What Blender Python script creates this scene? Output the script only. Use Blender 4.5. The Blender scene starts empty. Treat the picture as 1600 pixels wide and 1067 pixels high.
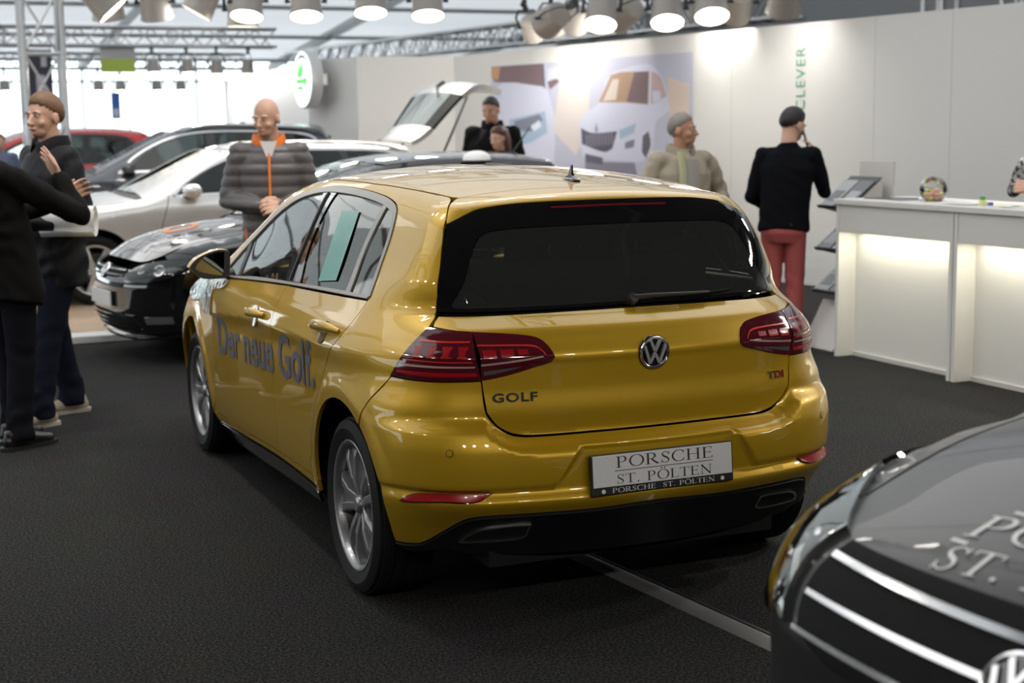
import bpy, bmesh, math, random
import numpy as np
from mathutils import Vector, Matrix, Quaternion
from mathutils.geometry import delaunay_2d_cdt
random.seed(7); rng = np.random.default_rng(7)
SC = bpy.context.scene; COL = SC.collection; PI = math.pi

# ---------------------------------------------------------------- camera, world, exposure
CAM_LOC = np.array([-2.35855855, -5.03941685, 1.63086351]); YAW, PITCH, ROLL = 0.40320894, 0.14098929, -0.01446934
def _cam():
    f = np.array([math.sin(YAW)*math.cos(PITCH), math.cos(YAW)*math.cos(PITCH), -math.sin(PITCH)])
    r = np.array([math.cos(YAW), -math.sin(YAW), 0.]); u = np.cross(r, f)
    c, s = math.cos(ROLL), math.sin(ROLL)
    return c*r + s*u, -s*r + c*u, f
CR, CU, CF = _cam()
cd = bpy.data.cameras.new('camera'); cam = bpy.data.objects.new('camera', cd); COL.objects.link(cam)
cd.sensor_width = 36; cd.lens = 2337.26 / 1600 * 36; cd.clip_end = 200
cam.matrix_world = Matrix(((CR[0], CU[0], -CF[0], CAM_LOC[0]), (CR[1], CU[1], -CF[1], CAM_LOC[1]), (CR[2], CU[2], -CF[2], CAM_LOC[2]), (0, 0, 0, 1)))
cd.dof.use_dof = True; cd.dof.focus_distance = 5.2; cd.dof.aperture_fstop = 3.2
SC.camera = cam
vs = SC.view_settings; vs.view_transform = 'Standard'; vs.look = 'None'; vs.gamma = 1; vs.use_curve_mapping = False
vs.exposure = 0.15
W = bpy.data.worlds.new('sky'); SC.world = W; W.use_nodes = True
W.node_tree.nodes['Background'].inputs[0].default_value = (.93, .97, 1, 1)
W.node_tree.nodes['Background'].inputs[1].default_value = 3.0

def area(name, loc, size, power, rot=(0, 0, 0), col=(1, .98, .95)):
    l = bpy.data.lights.new(name, 'AREA'); l.shape = 'RECTANGLE'; l.size, l.size_y = size; l.energy = power; l.color = col
    o = bpy.data.objects.new(name, l); COL.objects.link(o); o.location = loc; o.rotation_euler = rot
    return o
# daylight sifting down through the tent fabric over the stands
for i, (x, y) in enumerate(((-6, 2), (2, 3), (-2, 13), (-14, 16))):
    area('tent_daylight', (x, y, 4.75), (5.5, 6), 110)

# ---------------------------------------------------------------- helpers
def smooth_poly(pts, step=.03, closed=True, corner=38):
    P = np.asarray(pts, float); n = len(P); out = []
    def ang(i):
        a = P[i] - P[i-1]; b = P[(i+1) % n] - P[i]
        return math.degrees(math.acos(np.clip(a @ b / (np.linalg.norm(a) * np.linalg.norm(b) + 1e-12), -1, 1)))
    cor = [(ang(i) > corner) if closed or 0 < i < n-1 else True for i in range(n)]
    for i in range(n if closed else n-1):
        j = (i+1) % n; p1, p2 = P[i], P[j]
        p0 = p1 - (p2 - p1) if cor[i] else P[i-1]
        p3 = p2 + (p2 - p1) if cor[j] else P[(j+1) % n]
        L = np.linalg.norm(p2 - p1); k = max(1, int(math.ceil(L / step)))
        d0 = np.linalg.norm(p1-p0)+1e-9; d2 = np.linalg.norm(p3-p2)+1e-9
        m1 = (p2 - p1) if cor[i] else (p2 - p0) / (d0 + L) * L
        m2 = (p2 - p1) if cor[j] else (p3 - p1) / (d2 + L) * L
        for t in np.arange(k) / k:
            out.append((2*t**3-3*t**2+1)*p1 + (t**3-2*t**2+t)*m1 + (-2*t**3+3*t**2)*p2 + (t**3-t**2)*m2)
    if not closed: out.append(P[-1])
    return np.array(out)

def inside(poly, Q):
    x, y = Q[:, 0], Q[:, 1]; c = np.zeros(len(Q), bool); a = poly; b = np.roll(poly, -1, 0)
    for (x1, y1), (x2, y2) in zip(a, b):
        if y1 == y2: continue
        c ^= ((y1 > y) != (y2 > y)) & (x < (x2 - x1) * (y - y1) / (y2 - y1) + x1)
    return c

def seg_dist(poly, Q):
    a = poly; d = np.roll(poly, -1, 0) - a; L = (d*d).sum(1) + 1e-12; best = np.full(len(Q), 1e9)
    for i in range(len(a)):
        t = np.clip(((Q - a[i]) @ d[i]) / L[i], 0, 1); e = Q - a[i] - t[:, None] * d[i]
        best = np.minimum(best, (e*e).sum(1))
    return np.sqrt(best)

def shrink(poly, d):
    if d == 0: return poly
    a = 0.5 * np.sum(poly[:, 0]*np.roll(poly[:, 1], -1) - np.roll(poly[:, 0], -1)*poly[:, 1])
    e = np.roll(poly, -1, 0) - poly; e /= np.linalg.norm(e, axis=1, keepdims=True) + 1e-12
    n = np.c_[-e[:, 1], e[:, 0]] * (1 if a > 0 else -1); m = n + np.roll(n, 1, 0)
    m /= np.maximum((m*m).sum(1, keepdims=True) / 2, .35)
    return poly + m * d

def triangulate(outer, holes=(), sp=.03):
    outer = np.asarray(outer, float); lo, hi = outer.min(0), outer.max(0)
    gx = np.arange(lo[0] + sp*.5, hi[0], sp); gy = np.arange(lo[1] + sp*.5, hi[1], sp*.87)
    G = np.array([(x + (sp*.5 if j % 2 else 0), y) for j, y in enumerate(gy) for x in gx]).reshape(-1, 2)
    if len(G):
        G = G[inside(outer, G)]
        for h in holes: G = G[~inside(h, G)]
    for lp in (outer, *holes):
        if len(G): G = G[seg_dist(lp, G) > sp*.45]
    verts = list(map(tuple, outer)); edges = [(i, (i+1) % len(outer)) for i in range(len(outer))]
    for h in holes:
        b = len(verts); verts += list(map(tuple, h)); edges += [(b+i, b+(i+1) % len(h)) for i in range(len(h))]
    verts += list(map(tuple, G))
    V, E, Fc, _, _, _ = delaunay_2d_cdt([Vector(v) for v in verts], edges, [], 0, 1e-7, False)
    V = np.array([(v[0], v[1]) for v in V]); T = np.array([f for f in Fc if len(f) == 3], int)
    c = V[T].mean(1); ok = inside(outer, c)
    for h in holes: ok &= ~inside(h, c)
    T = T[ok]
    s = (V[T[:, 1]] - V[T[:, 0]]); t = (V[T[:, 2]] - V[T[:, 0]])
    flip = s[:, 0]*t[:, 1] - s[:, 1]*t[:, 0] < 0
    T[flip] = T[flip][:, ::-1]
    return V, T

def mk(name, verts, faces, mat, parent=None, smooth=True, normals=None):
    me = bpy.data.meshes.new(name)
    me.from_pydata([tuple(map(float, v)) for v in verts], [], [tuple(map(int, f)) for f in faces]); me.update()
    if mat is not None:
        for m in (mat if isinstance(mat, (list, tuple)) else [mat]): me.materials.append(m)
    if smooth:
        me.polygons.foreach_set('use_smooth', np.ones(len(me.polygons), bool))
        if normals is not None: me.normals_split_custom_set_from_vertices([tuple(map(float, n)) for n in normals])
    o = bpy.data.objects.new(name, me); COL.objects.link(o)
    if parent is not None: o.parent = parent
    return o

def from_bm(name, bm, mat, parent=None, smooth=False, bevel=0, seg=2, angle=40):
    me = bpy.data.meshes.new(name); bmesh.ops.recalc_face_normals(bm, faces=bm.faces); bm.to_mesh(me); bm.free()
    for m in (mat if isinstance(mat, (list, tuple)) else [mat]): me.materials.append(m)
    o = bpy.data.objects.new(name, me); COL.objects.link(o)
    if parent is not None: o.parent = parent
    if bevel:
        b = o.modifiers.new('bevel', 'BEVEL'); b.width = bevel; b.segments = seg; b.limit_method = 'ANGLE'; b.angle_limit = math.radians(35)
    if smooth:
        me.polygons.foreach_set('use_smooth', np.ones(len(me.polygons), bool)); me.set_sharp_from_angle(angle=math.radians(angle))
    return o

def tag(o, label, cat=None, group=None, kind=None):
    if label: o['label'] = label
    if cat: o['category'] = cat
    if group: o['group'] = group
    if kind: o['kind'] = kind
    return o

def thing(name, label, cat, loc=(0, 0, 0), rz=0., group=None):
    o = bpy.data.objects.new(name, None); COL.objects.link(o); o.location = loc; o.rotation_euler = (0, 0, rz); o.empty_display_size = .1
    return tag(o, label, cat, group)

def copy_thing(root, loc=None, rot=None, label=None):
    r = root.copy(); COL.objects.link(r)
    if loc is not None: r.location = loc
    if rot is not None: r.rotation_euler = rot
    if label: r['label'] = label
    for ch in [o for o in COL.objects if o.parent == root]:
        c = ch.copy(); COL.objects.link(c); c.parent = r
        for g in [o for o in COL.objects if o.parent == ch]:
            d = g.copy(); COL.objects.link(d); d.parent = c
    return r

def box(bm, x0, x1, y0, y1, z0, z1, M=None):
    v = [bm.verts.new(p) for p in ((x0,y0,z0),(x1,y0,z0),(x1,y1,z0),(x0,y1,z0),(x0,y0,z1),(x1,y0,z1),(x1,y1,z1),(x0,y1,z1))]
    if M is not None:
        for q in v: q.co = M @ q.co
    for f in ((3,2,1,0),(4,5,6,7),(0,1,5,4),(1,2,6,5),(2,3,7,6),(3,0,4,7)): bm.faces.new([v[i] for i in f])

def tube(bm, pts, rad, n=8, caps=True):
    pts = [Vector(p) for p in pts]; k = len(pts); rad = rad if isinstance(rad, (list, tuple, np.ndarray)) else [rad]*k
    rings = []; up = None
    for i, p in enumerate(pts):
        d = (pts[min(i+1, k-1)] - pts[max(i-1, 0)]).normalized()
        if up is None:
            up = Vector((0, 0, 1)) if abs(d.z) < .9 else Vector((0, 1, 0))
        s = d.cross(up).normalized(); up = s.cross(d).normalized()
        r = rad[i]; ra, rb = r if isinstance(r, (tuple, list)) else (r, r)
        rings.append([bm.verts.new(p + s*math.cos(2*PI*j/n)*ra + up*math.sin(2*PI*j/n)*rb) for j in range(n)])
    for a, b in zip(rings, rings[1:]):
        for j in range(n): bm.faces.new((a[j], a[(j+1) % n], b[(j+1) % n], b[j]))
    if caps:
        bm.faces.new(rings[0][::-1]); bm.faces.new(rings[-1])

def lathe(bm, prof, n=32, M=None, close=False):
    """prof: (r, h) pairs turned about local Z"""
    rings = []
    for r, h in prof:
        if r < 1e-6:
            v = bm.verts.new((0, 0, h)); rings.append([v]*n)
        else: rings.append([bm.verts.new((r*math.cos(2*PI*j/n), r*math.sin(2*PI*j/n), h)) for j in range(n)])
    pr_ = list(zip(rings, rings[1:])) + ([(rings[-1], rings[0])] if close else [])
    for a, b in pr_:
        for j in range(n):
            f = []
            for v in (a[j], a[(j+1) % n], b[(j+1) % n], b[j]):
                if v not in f: f.append(v)
            if len(f) > 2:
                try: bm.faces.new(f)
                except ValueError: pass
    if M is not None:
        for v in set(v for r in rings for v in r): v.co = M @ v.co

def extrude_poly(bm, poly, z0, z1, M=None):
    a = [bm.verts.new((p[0], p[1], z0)) for p in poly]; b = [bm.verts.new((p[0], p[1], z1)) for p in poly]; n = len(poly)
    bm.faces.new(a[::-1]); bm.faces.new(b)
    for i in range(n): bm.faces.new((a[i], a[(i+1) % n], b[(i+1) % n], b[i]))
    if M is not None:
        for v in a + b: v.co = M @ v.co

# ---------------------------------------------------------------- materials
MATS = {}
def mat(name, col=(.5, .5, .5), rough=.5, metal=0., coat=0., spec=.5, emit=None, estr=0., noise=None, bump=None, crough=.03, trans=0.):
    if name in MATS: return MATS[name]
    m = bpy.data.materials.new(name); m.use_nodes = True; nt = m.node_tree; b = nt.nodes['Principled BSDF']
    b.inputs['Base Color'].default_value = (*col, 1); b.inputs['Roughness'].default_value = rough; b.inputs['Metallic'].default_value = metal
    b.inputs['Coat Weight'].default_value = coat; b.inputs['Coat Roughness'].default_value = crough; b.inputs['Specular IOR Level'].default_value = spec
    if trans: b.inputs['Transmission Weight'].default_value = trans
    if emit: b.inputs['Emission Color'].default_value = (*emit, 1); b.inputs['Emission Strength'].default_value = estr
    if noise or bump:
        tc = nt.nodes.new('ShaderNodeTexCoord'); nz = nt.nodes.new('ShaderNodeTexNoise'); nt.links.new(tc.outputs['Object'], nz.inputs['Vector'])
        nz.inputs['Scale'].default_value = (noise or bump)[0]; nz.inputs['Detail'].default_value = 4
        if noise:
            r = nt.nodes.new('ShaderNodeValToRGB'); r.color_ramp.elements[0].position = .3; r.color_ramp.elements[1].position = .7
            k = noise[1]
            r.color_ramp.elements[0].color = (*[c*(1-k) for c in col], 1); r.color_ramp.elements[1].color = (*[min(1, c*(1+k)) for c in col], 1)
            nt.links.new(nz.outputs['Fac'], r.inputs[0]); nt.links.new(r.outputs[0], b.inputs['Base Color'])
        if bump:
            n2 = nt.nodes.new('ShaderNodeTexNoise'); n2.inputs['Scale'].default_value = bump[0]; n2.inputs['Detail'].default_value = 3
            nt.links.new(tc.outputs['Object'], n2.inputs['Vector'])
            bp = nt.nodes.new('ShaderNodeBump'); bp.inputs['Strength'].default_value = bump[1]; bp.inputs['Distance'].default_value = bump[2]
            nt.links.new(n2.outputs['Fac'], bp.inputs['Height']); nt.links.new(bp.outputs[0], b.inputs['Normal'])
    MATS[name] = m
    return m

def glass(name, tint, refl=1.6, rough=0.0, haze=0.):
    """thin automotive glass: tinted see-through with a Fresnel reflection"""
    if name in MATS: return MATS[name]
    m = bpy.data.materials.new(name); m.use_nodes = True; nt = m.node_tree; nt.nodes.remove(nt.nodes['Principled BSDF'])
    t = nt.nodes.new('ShaderNodeBsdfTransparent'); t.inputs[0].default_value = (*tint, 1)
    g = nt.nodes.new('ShaderNodeBsdfGlossy'); g.inputs['Roughness'].default_value = rough; g.inputs[0].default_value = (.95, 1, .98, 1)
    fr = nt.nodes.new('ShaderNodeFresnel'); fr.inputs[0].default_value = 1.5
    mu = nt.nodes.new('ShaderNodeMath'); mu.operation = 'MULTIPLY'; mu.inputs[1].default_value = refl; mu.use_clamp = True
    mx = nt.nodes.new('ShaderNodeMixShader')
    nt.links.new(fr.outputs[0], mu.inputs[0]); nt.links.new(mu.outputs[0], mx.inputs[0]); nt.links.new(t.outputs[0], mx.inputs[1]); nt.links.new(g.outputs[0], mx.inputs[2])
    last = mx.outputs[0]
    if haze:      # painted haze: diffuse grey mixed in to lift a dark pane
        df = nt.nodes.new('ShaderNodeBsdfDiffuse'); df.inputs[0].default_value = (.45, .47, .48, 1); m2 = nt.nodes.new('ShaderNodeMixShader'); m2.inputs[0].default_value = haze
        nt.links.new(last, m2.inputs[1]); nt.links.new(df.outputs[0], m2.inputs[2]); last = m2.outputs[0]
    nt.links.new(last, nt.nodes['Material Output'].inputs[0]); MATS[name] = m
    return m

def carpaint(name, col, flake=.06, metal=.75, rough=.33):
    """metallic base under clear lacquer, with fine flake sparkle"""
    if name in MATS: return MATS[name]
    m = mat(name, col, rough, metal, 1.0); nt = m.node_tree; b = nt.nodes['Principled BSDF']
    tc = nt.nodes.new('ShaderNodeTexCoord'); vo = nt.nodes.new('ShaderNodeTexVoronoi'); vo.inputs['Scale'].default_value = 900
    nt.links.new(tc.outputs['Object'], vo.inputs['Vector'])
    hs = nt.nodes.new('ShaderNodeHueSaturation'); hs.inputs['Color'].default_value = (*col, 1)
    ma = nt.nodes.new('ShaderNodeMath'); ma.operation = 'MULTIPLY_ADD'; ma.inputs[1].default_value = flake*2; ma.inputs[2].default_value = 1 - flake
    sep = nt.nodes.new('ShaderNodeSeparateColor'); nt.links.new(vo.outputs['Color'], sep.inputs[0])
    nt.links.new(sep.outputs[0], ma.inputs[0]); nt.links.new(ma.outputs[0], hs.inputs['Value']); nt.links.new(hs.outputs[0], b.inputs['Base Color'])
    return m

PAINT_GOLD = carpaint('turmeric_yellow_paint', (.50, .300, .007), .06, .42, .42)
GLOSS_BLACK = mat('gloss_black', (.006, .006, .007), .06, 0, 1.0)
SATIN_BLACK = mat('satin_black_plastic', (.018, .018, .019), .42)
MATT_BLACK = mat('matt_black', (.008, .008, .008), .8, spec=.2)
TRIM_GREY = mat('grey_anodised_trim', (.32, .31, .29), .38, .35)
RUBBER = mat('tyre_rubber', (.007, .007, .0072), .7, spec=.25, bump=(60, .15, .002))
CHROME = mat('chrome', (.80, .80, .81), .18, 1)
ALLOY = mat('grey_alloy', (.25, .25, .26), .36, .65, .3)
ALLOY_SHADE = mat('alloy_shade', (.06, .06, .065), .35, .7)  # for rim barrels: shade behind the spokes put into the alloy colour
ALLOY_SILVER = mat('silver_alloy', (.62, .61, .60), .3, .6, .3)
CHROME_DARK_REFL = mat('chrome_dark_reflection', (.16, .16, .165), .22, 1)  # chrome with its dark reflection put into the base colour
STEEL = mat('brushed_steel', (.45, .45, .46), .35, 1)
ALU = mat('truss_aluminium', (.52, .52, .53), .34, .85)
RED_LENS = mat('red_lens', (.30, .006, .009), .25, 0, .3)
DARK_RED_LENS = mat('smoked_red_lens', (.075, .006, .012), .08, 0, .8)
RED_BAR = mat('bright_red_light_bar', (.62, .03, .02), .25, 0, 1.0)
PINK_BAR = mat('frosted_pink_light_bar', (.42, .26, .25), .4, 0, 1.0)
CLEAR_LENS = mat('smoked_clear_lens', (.10, .11, .11), .08, .3, 1.0)
CABIN = mat('charcoal_cabin_fabric', (.035, .035, .036), .9, spec=.2)
CABIN_GREY = mat('cabin_headliner', (.12, .12, .115), .9)
WHITE_PLATE = mat('white_plate', (.62, .62, .63), .35)
BLACK_INK = mat('dark_brown_lettering', (.03, .022, .02), .5)
WHITE_INK = mat('white_lettering', (.72, .72, .72), .5)
GLASS_CLEAR = glass('clear_car_glass', (.80, .88, .85))
GLASS_TINT = glass('privacy_glass', (.13, .155, .15), 1.25)
GLASS_REAR = glass('tinted_rear_glass', (.27, .30, .29), 1.5, 0, .045)
GLASS_MIRROR = mat('mirror_glass', (.30, .32, .32), .02, 1)
# ---------------------------------------------------------------- smooth car-body surfaces
def pchip(xs, ys):
    xs = np.asarray(xs, float); ys = np.asarray(ys, float)
    h = np.diff(xs); d = np.diff(ys) / h; m = np.zeros_like(ys)
    for i in range(1, len(xs) - 1):
        if d[i-1] * d[i] > 0:
            w1 = 2*h[i] + h[i-1]; w2 = h[i] + 2*h[i-1]
            m[i] = (w1 + w2) / (w1/d[i-1] + w2/d[i])
    m[0] = d[0]; m[-1] = d[-1]
    def f(x):
        x = np.asarray(x, float); k = np.clip(np.searchsorted(xs, x) - 1, 0, len(xs) - 2)
        t = (x - xs[k]) / h[k]; tc = np.clip(t, -.4, 1.4)
        t2 = tc*tc; t3 = t2*tc
        return (2*t3-3*t2+1)*ys[k] + (t3-2*t2+tc)*h[k]*m[k] + (-2*t3+3*t2)*ys[k+1] + (t3-t2)*h[k]*m[k+1]
    return f

def tab(s):
    a = np.array([float(q) for q in s.split()]).reshape(-1, 2)
    return pchip(a[:, 0], a[:, 1])

def smax(a, b, r):
    u = np.maximum(a + r, 0); v = np.maximum(b + r, 0)
    n = (u**2.3 + v**2.3) ** (1/2.3) - r
    return np.where((u <= 0) & (v <= 0), np.maximum(a, b), n)

def sstep(e0, e1, x):
    t = np.clip((x - e0) / (e1 - e0), 0, 1)
    return t*t*(3 - 2*t)

class Body:
    """Closed car body as a smooth implicit surface, x across, y forward from the rear axle, z up."""
    def __init__(s, half, lower, green, rear, roof, front, belt=.98, rc=.25, rtop=.06, krear=.22, kroof=.15, kfront=.30, rfc=.35, crease=None, rear_mod=None):
        s.half, s.lower, s.green, s.rear, s.roof, s.front = map(tab, (half, lower, green, rear, roof, front))
        s.belt, s.rc, s.rtop, s.kr, s.kt, s.kf, s.rfc, s.crease, s.rear_mod = belt, rc, rtop, krear, kroof, kfront, rfc, crease, rear_mod
    def side_x(s, y, z):
        g = sstep(s.belt - .12, s.belt + .22, z)
        w = s.half(z) * (s.lower(y) * (1 - g) + s.green(y) * g)
        if s.crease is not None: w = w + s.crease(y, z)
        return w
    def F(s, x, y, z, mod=None):
        a = np.abs(x)
        sd = (a - s.side_x(y, z)) * .92
        yr = s.rear(z) + s.kr * a*a
        if mod is not None: yr = yr + mod(a, z)
        rr = s.rc + (.10 - s.rc) * sstep(1.0, 1.25, z) if s.rc > .1 else s.rc
        f = smax(sd, yr - y, rr)
        f = smax(f, y - (s.front(z) - s.kf * a*a), s.rfc)
        top = (z - (s.roof(y) - s.kt * a*a * sstep(-.6, .3, y + 1))) * .9
        return smax(f, top, s.rtop)
    def solve(s, P0, P1, mod=None, n=220):
        """first crossing from outside (P0) to inside (P1), vectorised"""
        P0 = np.atleast_2d(np.asarray(P0, float)); P1 = np.atleast_2d(np.asarray(P1, float))
        N = len(P0); lo = np.zeros(N); hi = np.ones(N); found = np.zeros(N, bool)
        for t in np.linspace(0, 1, n):
            Q = P0 + (P1 - P0) * t
            ins = (s.F(Q[:, 0], Q[:, 1], Q[:, 2], mod) < 0) & ~found
            hi[ins] = t; lo[ins] = max(0, t - 1/(n-1)); found |= ins
        for _ in range(30):
            m = (lo + hi) / 2; Q = P0 + (P1 - P0) * m[:, None]
            ins = s.F(Q[:, 0], Q[:, 1], Q[:, 2], mod) < 0
            hi = np.where(ins, m, hi); lo = np.where(ins, lo, m)
        Q = P0 + (P1 - P0) * hi[:, None]
        return Q, found
    def project(s, uv, mode, sign=-1, mod=None, oc=(0, .35)):
        uv = np.asarray(uv, float); u, v = uv[:, 0], uv[:, 1]; O = np.zeros_like(u)
        if mode == 'side': P0 = np.c_[O + sign*1.3, u, v]; P1 = np.c_[O + sign*.2, u, v]
        elif mode == 'rear': P0 = np.c_[u, O - 1.2, v]; P1 = np.c_[u, O + .6, v]
        elif mode == 'front': P0 = np.c_[u, O + 5.2, v]; P1 = np.c_[u, O + 2.0, v]
        elif mode == 'top': P0 = np.c_[u, v, O + 2.3]; P1 = np.c_[u, v, O + .3]
        elif mode == 'diag':
            k = v / math.sqrt(2); q = math.sqrt(.5); P0 = np.c_[u, k - 2.1*q, k + 2.1*q]; P1 = np.c_[u, k - .5*q, k + .5*q]
        else:  # 'cyl': angle about a vertical axis, height
            d = np.c_[np.sin(u), -np.cos(u), O]; C = np.c_[O + oc[0], O + oc[1], v]
            P0 = C + d * 2.2; P1 = C + d * .15
        return s.solve(P0, P1, mod)[0]
    def normal(s, P, mod=None, e=2e-4):
        g = np.stack([s.F(*(P + d).T, mod) - s.F(*(P - d).T, mod) for d in np.eye(3) * e], 1)
        return g / np.maximum(np.linalg.norm(g, axis=1, keepdims=True), 1e-9)
def golf_detail(y, z):
    o = -.052 * sstep(-.05, -.5, y) * sstep(.70, .84, z) * sstep(1.14, 1.0, z) - .085 * sstep(1.95, 2.75, y) * sstep(.62, .93, z)
    zc = np.interp(y, [-.45, .1, .5, 1.26, 2.05], [.893, .877, .867, .844, .790]); t = z - zc
    fade = sstep(2.12, 1.9, y) * sstep(-.42, -.2, y)
    o = o + fade * (.0075 * np.exp(-np.sqrt(t*t + 1.6e-5) / .03) - .004 * np.exp(-((t + .06) / .05)**2))
    for yc in (-.06, 2.60):
        r = np.hypot(y - yc, z - .33)
        o = o + .009 * sstep(.470, .405, r) * sstep(.20, .30, z)
    return o
GOLF = Body(
 half=".14 .80 .20 .83 .28 .858 .40 .877 .55 .889 .68 .894 .78 .897 .84 .898 .90 .889 .95 .870 .985 .850 1.05 .815 1.15 .762 1.25 .708 1.33 .664 1.40 .62 1.46 .58",
 lower="-.9 .93 -.5 .968 -.2 .99 .2 1 2.2 1 2.6 .99 2.9 .97 3.2 .93 3.6 .85",
 green="-.7 .84 -.45 .895 -.2 .935 .2 .97 .8 1 1.4 .985 1.8 .955 2.3 .93 3 .9 3.6 .85",
 rear=".10 -.50 .20 -.60 .30 -.665 .40 -.735 .50 -.76 .60 -.74 .65 -.705 .72 -.712 .80 -.704 .87 -.705 .894 -.709 .94 -.683 .98 -.653 1.005 -.612 1.03 -.562 1.10 -.529 1.2 -.479 1.3 -.43 1.364 -.396 1.385 -.395 1.45 -.36 1.6 -.28",
 roof="-.7 1.372 -.4 1.402 -.2 1.432 .2 1.468 .6 1.486 1.0 1.484 1.3 1.464 1.55 1.423 1.8 1.322 2.1 1.172 2.3 1.075 2.42 1.035 2.6 1.012 2.9 .975 3.2 .90 3.4 .81 3.6 .66",
 crease=lambda y, z: golf_detail(y, z),
 front=".10 3.36 .2 3.42 .45 3.50 .6 3.50 .75 3.46 .85 3.38 1.0 3.2 1.5 2.8")
_BL = np.array([(0, .643), (.43, .643), (.481, .649), (.512, .661), (.544, .684), (.572, .720), (.62, .722), (.95, .718)])
_YB = pchip([.20, .27, .34, .38, .425, .435, .472, .480, .50, .55, .60, .65, .69, .72, .80], [-.61, -.65, -.70, -.735, -.772, -.777, -.757, -.778, -.785, -.787, -.784, -.768, -.745, -.728, -.715])
def bumper_mod(a, z):
    """rear bumper: shelf under the tailgate, number-plate recess, lower lip"""
    d = np.full(np.shape(a), 9.); under = np.zeros(np.shape(a), bool)
    for (x0, z0), (x1, z1) in zip(_BL, _BL[1:]):
        L2 = (x1-x0)**2 + (z1-z0)**2
        t = np.clip(((a-x0)*(x1-x0) + (z-z0)*(z1-z0)) / L2, 0, 1)
        d = np.minimum(d, np.hypot(a - x0 - t*(x1-x0), z - z0 - t*(z1-z0)))
    zl = np.interp(a, _BL[:, 0], _BL[:, 1]); d = np.where(z < zl, d, 0)
    shelf = sstep(.002, .056, d)
    rec = sstep(.305, .278, a - .095 * np.clip((.60 - z) / .13, 0, 1.2)) * sstep(.468, .476, z) * sstep(.622, .598, z)
    y = _YB(z) * (1 - rec) + rec * -.757
    return (y - GOLF.rear(z)) * shelf
# ---------------------------------------------------------------- panels cut from a body surface
def panel(name, B, outline, mode, material, parent, sp=.025, gap=.002, lip=.014, off=0., holes=(), mod=None, mirror=False, smooth=True, corner=38, oc=(0, .35)):
    P = smooth_poly(outline, sp*.8, True, corner) if smooth else np.asarray(outline, float)
    P = shrink(P, gap); H = [shrink(smooth_poly(h, sp*.8, True, corner) if smooth else np.asarray(h, float), -gap) for h in holes]
    V, T = triangulate(P, H, sp)
    sg = 1 if mirror else -1
    if mode != 'side' and mirror: V = V * [-1, 1]
    Q = B.project(V, mode, sg, mod, oc); N = B.normal(Q, mod)
    Q = Q + N * off
    tri = Q[T]; fn = np.cross(tri[:, 1]-tri[:, 0], tri[:, 2]-tri[:, 0]); ok = np.linalg.norm(fn, axis=1) > 1e-12; T = T[ok]; fn = fn[ok]
    bad = (fn * N[T].mean(1)).sum(1) < 0
    T[bad] = T[bad][:, ::-1]
    verts = [tuple(q) for q in Q]; nor = list(N); faces = [tuple(t) for t in T]
    if lip:
        cnt = {}
        for t in T:
            for a, b in ((t[0], t[1]), (t[1], t[2]), (t[2], t[0])): cnt[(a, b)] = 1
        for (a, b) in [e for e in cnt if (e[1], e[0]) not in cnt]:
            k = len(verts); d = Q[b] - Q[a]; nn = np.cross(d, N[a]); nn /= np.linalg.norm(nn) + 1e-9
            verts += [Q[a], Q[b], Q[b] - N[b]*lip, Q[a] - N[a]*lip]; nor += [nn]*4
            faces.append((k, k+3, k+2, k+1))
    return mk(name, verts, faces, material, parent, True, nor)

def both(name, *a, **k):
    return panel(name, *a, **k), panel(name, *a, mirror=True, **k)

def strip(B, pts, width, mode='side', sign=-1, mod=None):
    """a constant-width band outline along a polyline in the panel's own coordinates"""
    P = smooth_poly(pts, .02, False); d = np.gradient(P, axis=0); d /= np.linalg.norm(d, axis=1, keepdims=True) + 1e-9
    n = np.c_[-d[:, 1], d[:, 0]] * width / 2
    return np.vstack([P + n, (P - n)[::-1]])

def frame_at(B, u, v, mode, sign=-1, mod=None):
    q = B.project([(u, v)], mode, sign, mod)[0]; n = B.normal(q[None], mod)[0]
    return Vector(q), Vector(n)

def surf_matrix(q, n, up=Vector((0, 0, 1)), lift=0.):
    z = n.normalized(); y = (up - z * up.dot(z)).normalized(); x = y.cross(z)
    o = q + z * lift
    return Matrix(((x.x, y.x, z.x, o.x), (x.y, y.y, z.y, o.y), (x.z, y.z, z.z, o.z), (0, 0, 0, 1)))

# ---------------------------------------------------------------- lettering
def text2d(s, size=1., bold=0., spacing=1.):
    c = bpy.data.curves.new('t', 'FONT'); c.body = s; c.size = size; c.offset = bold; c.space_character = spacing; c.resolution_u = 4
    o = bpy.data.objects.new('t', c); COL.objects.link(o)
    bpy.context.view_layer.update()
    me = bpy.data.meshes.new_from_object(o.evaluated_get(bpy.context.evaluated_depsgraph_get()))
    V = np.array([(v.co.x, v.co.y) for v in me.vertices]).reshape(-1, 2); Fc = [tuple(p.vertices) for p in me.polygons]
    COL.objects.unlink(o); bpy.data.objects.remove(o); bpy.data.curves.remove(c); bpy.data.meshes.remove(me)
    return V, Fc

def fit2d(V, w=None, h=None):
    V = V - V.min(0); s = V.max(0)
    return V * [w / s[0] if w else (h / s[1]), h / s[1] if h else (w / s[0])]

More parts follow.
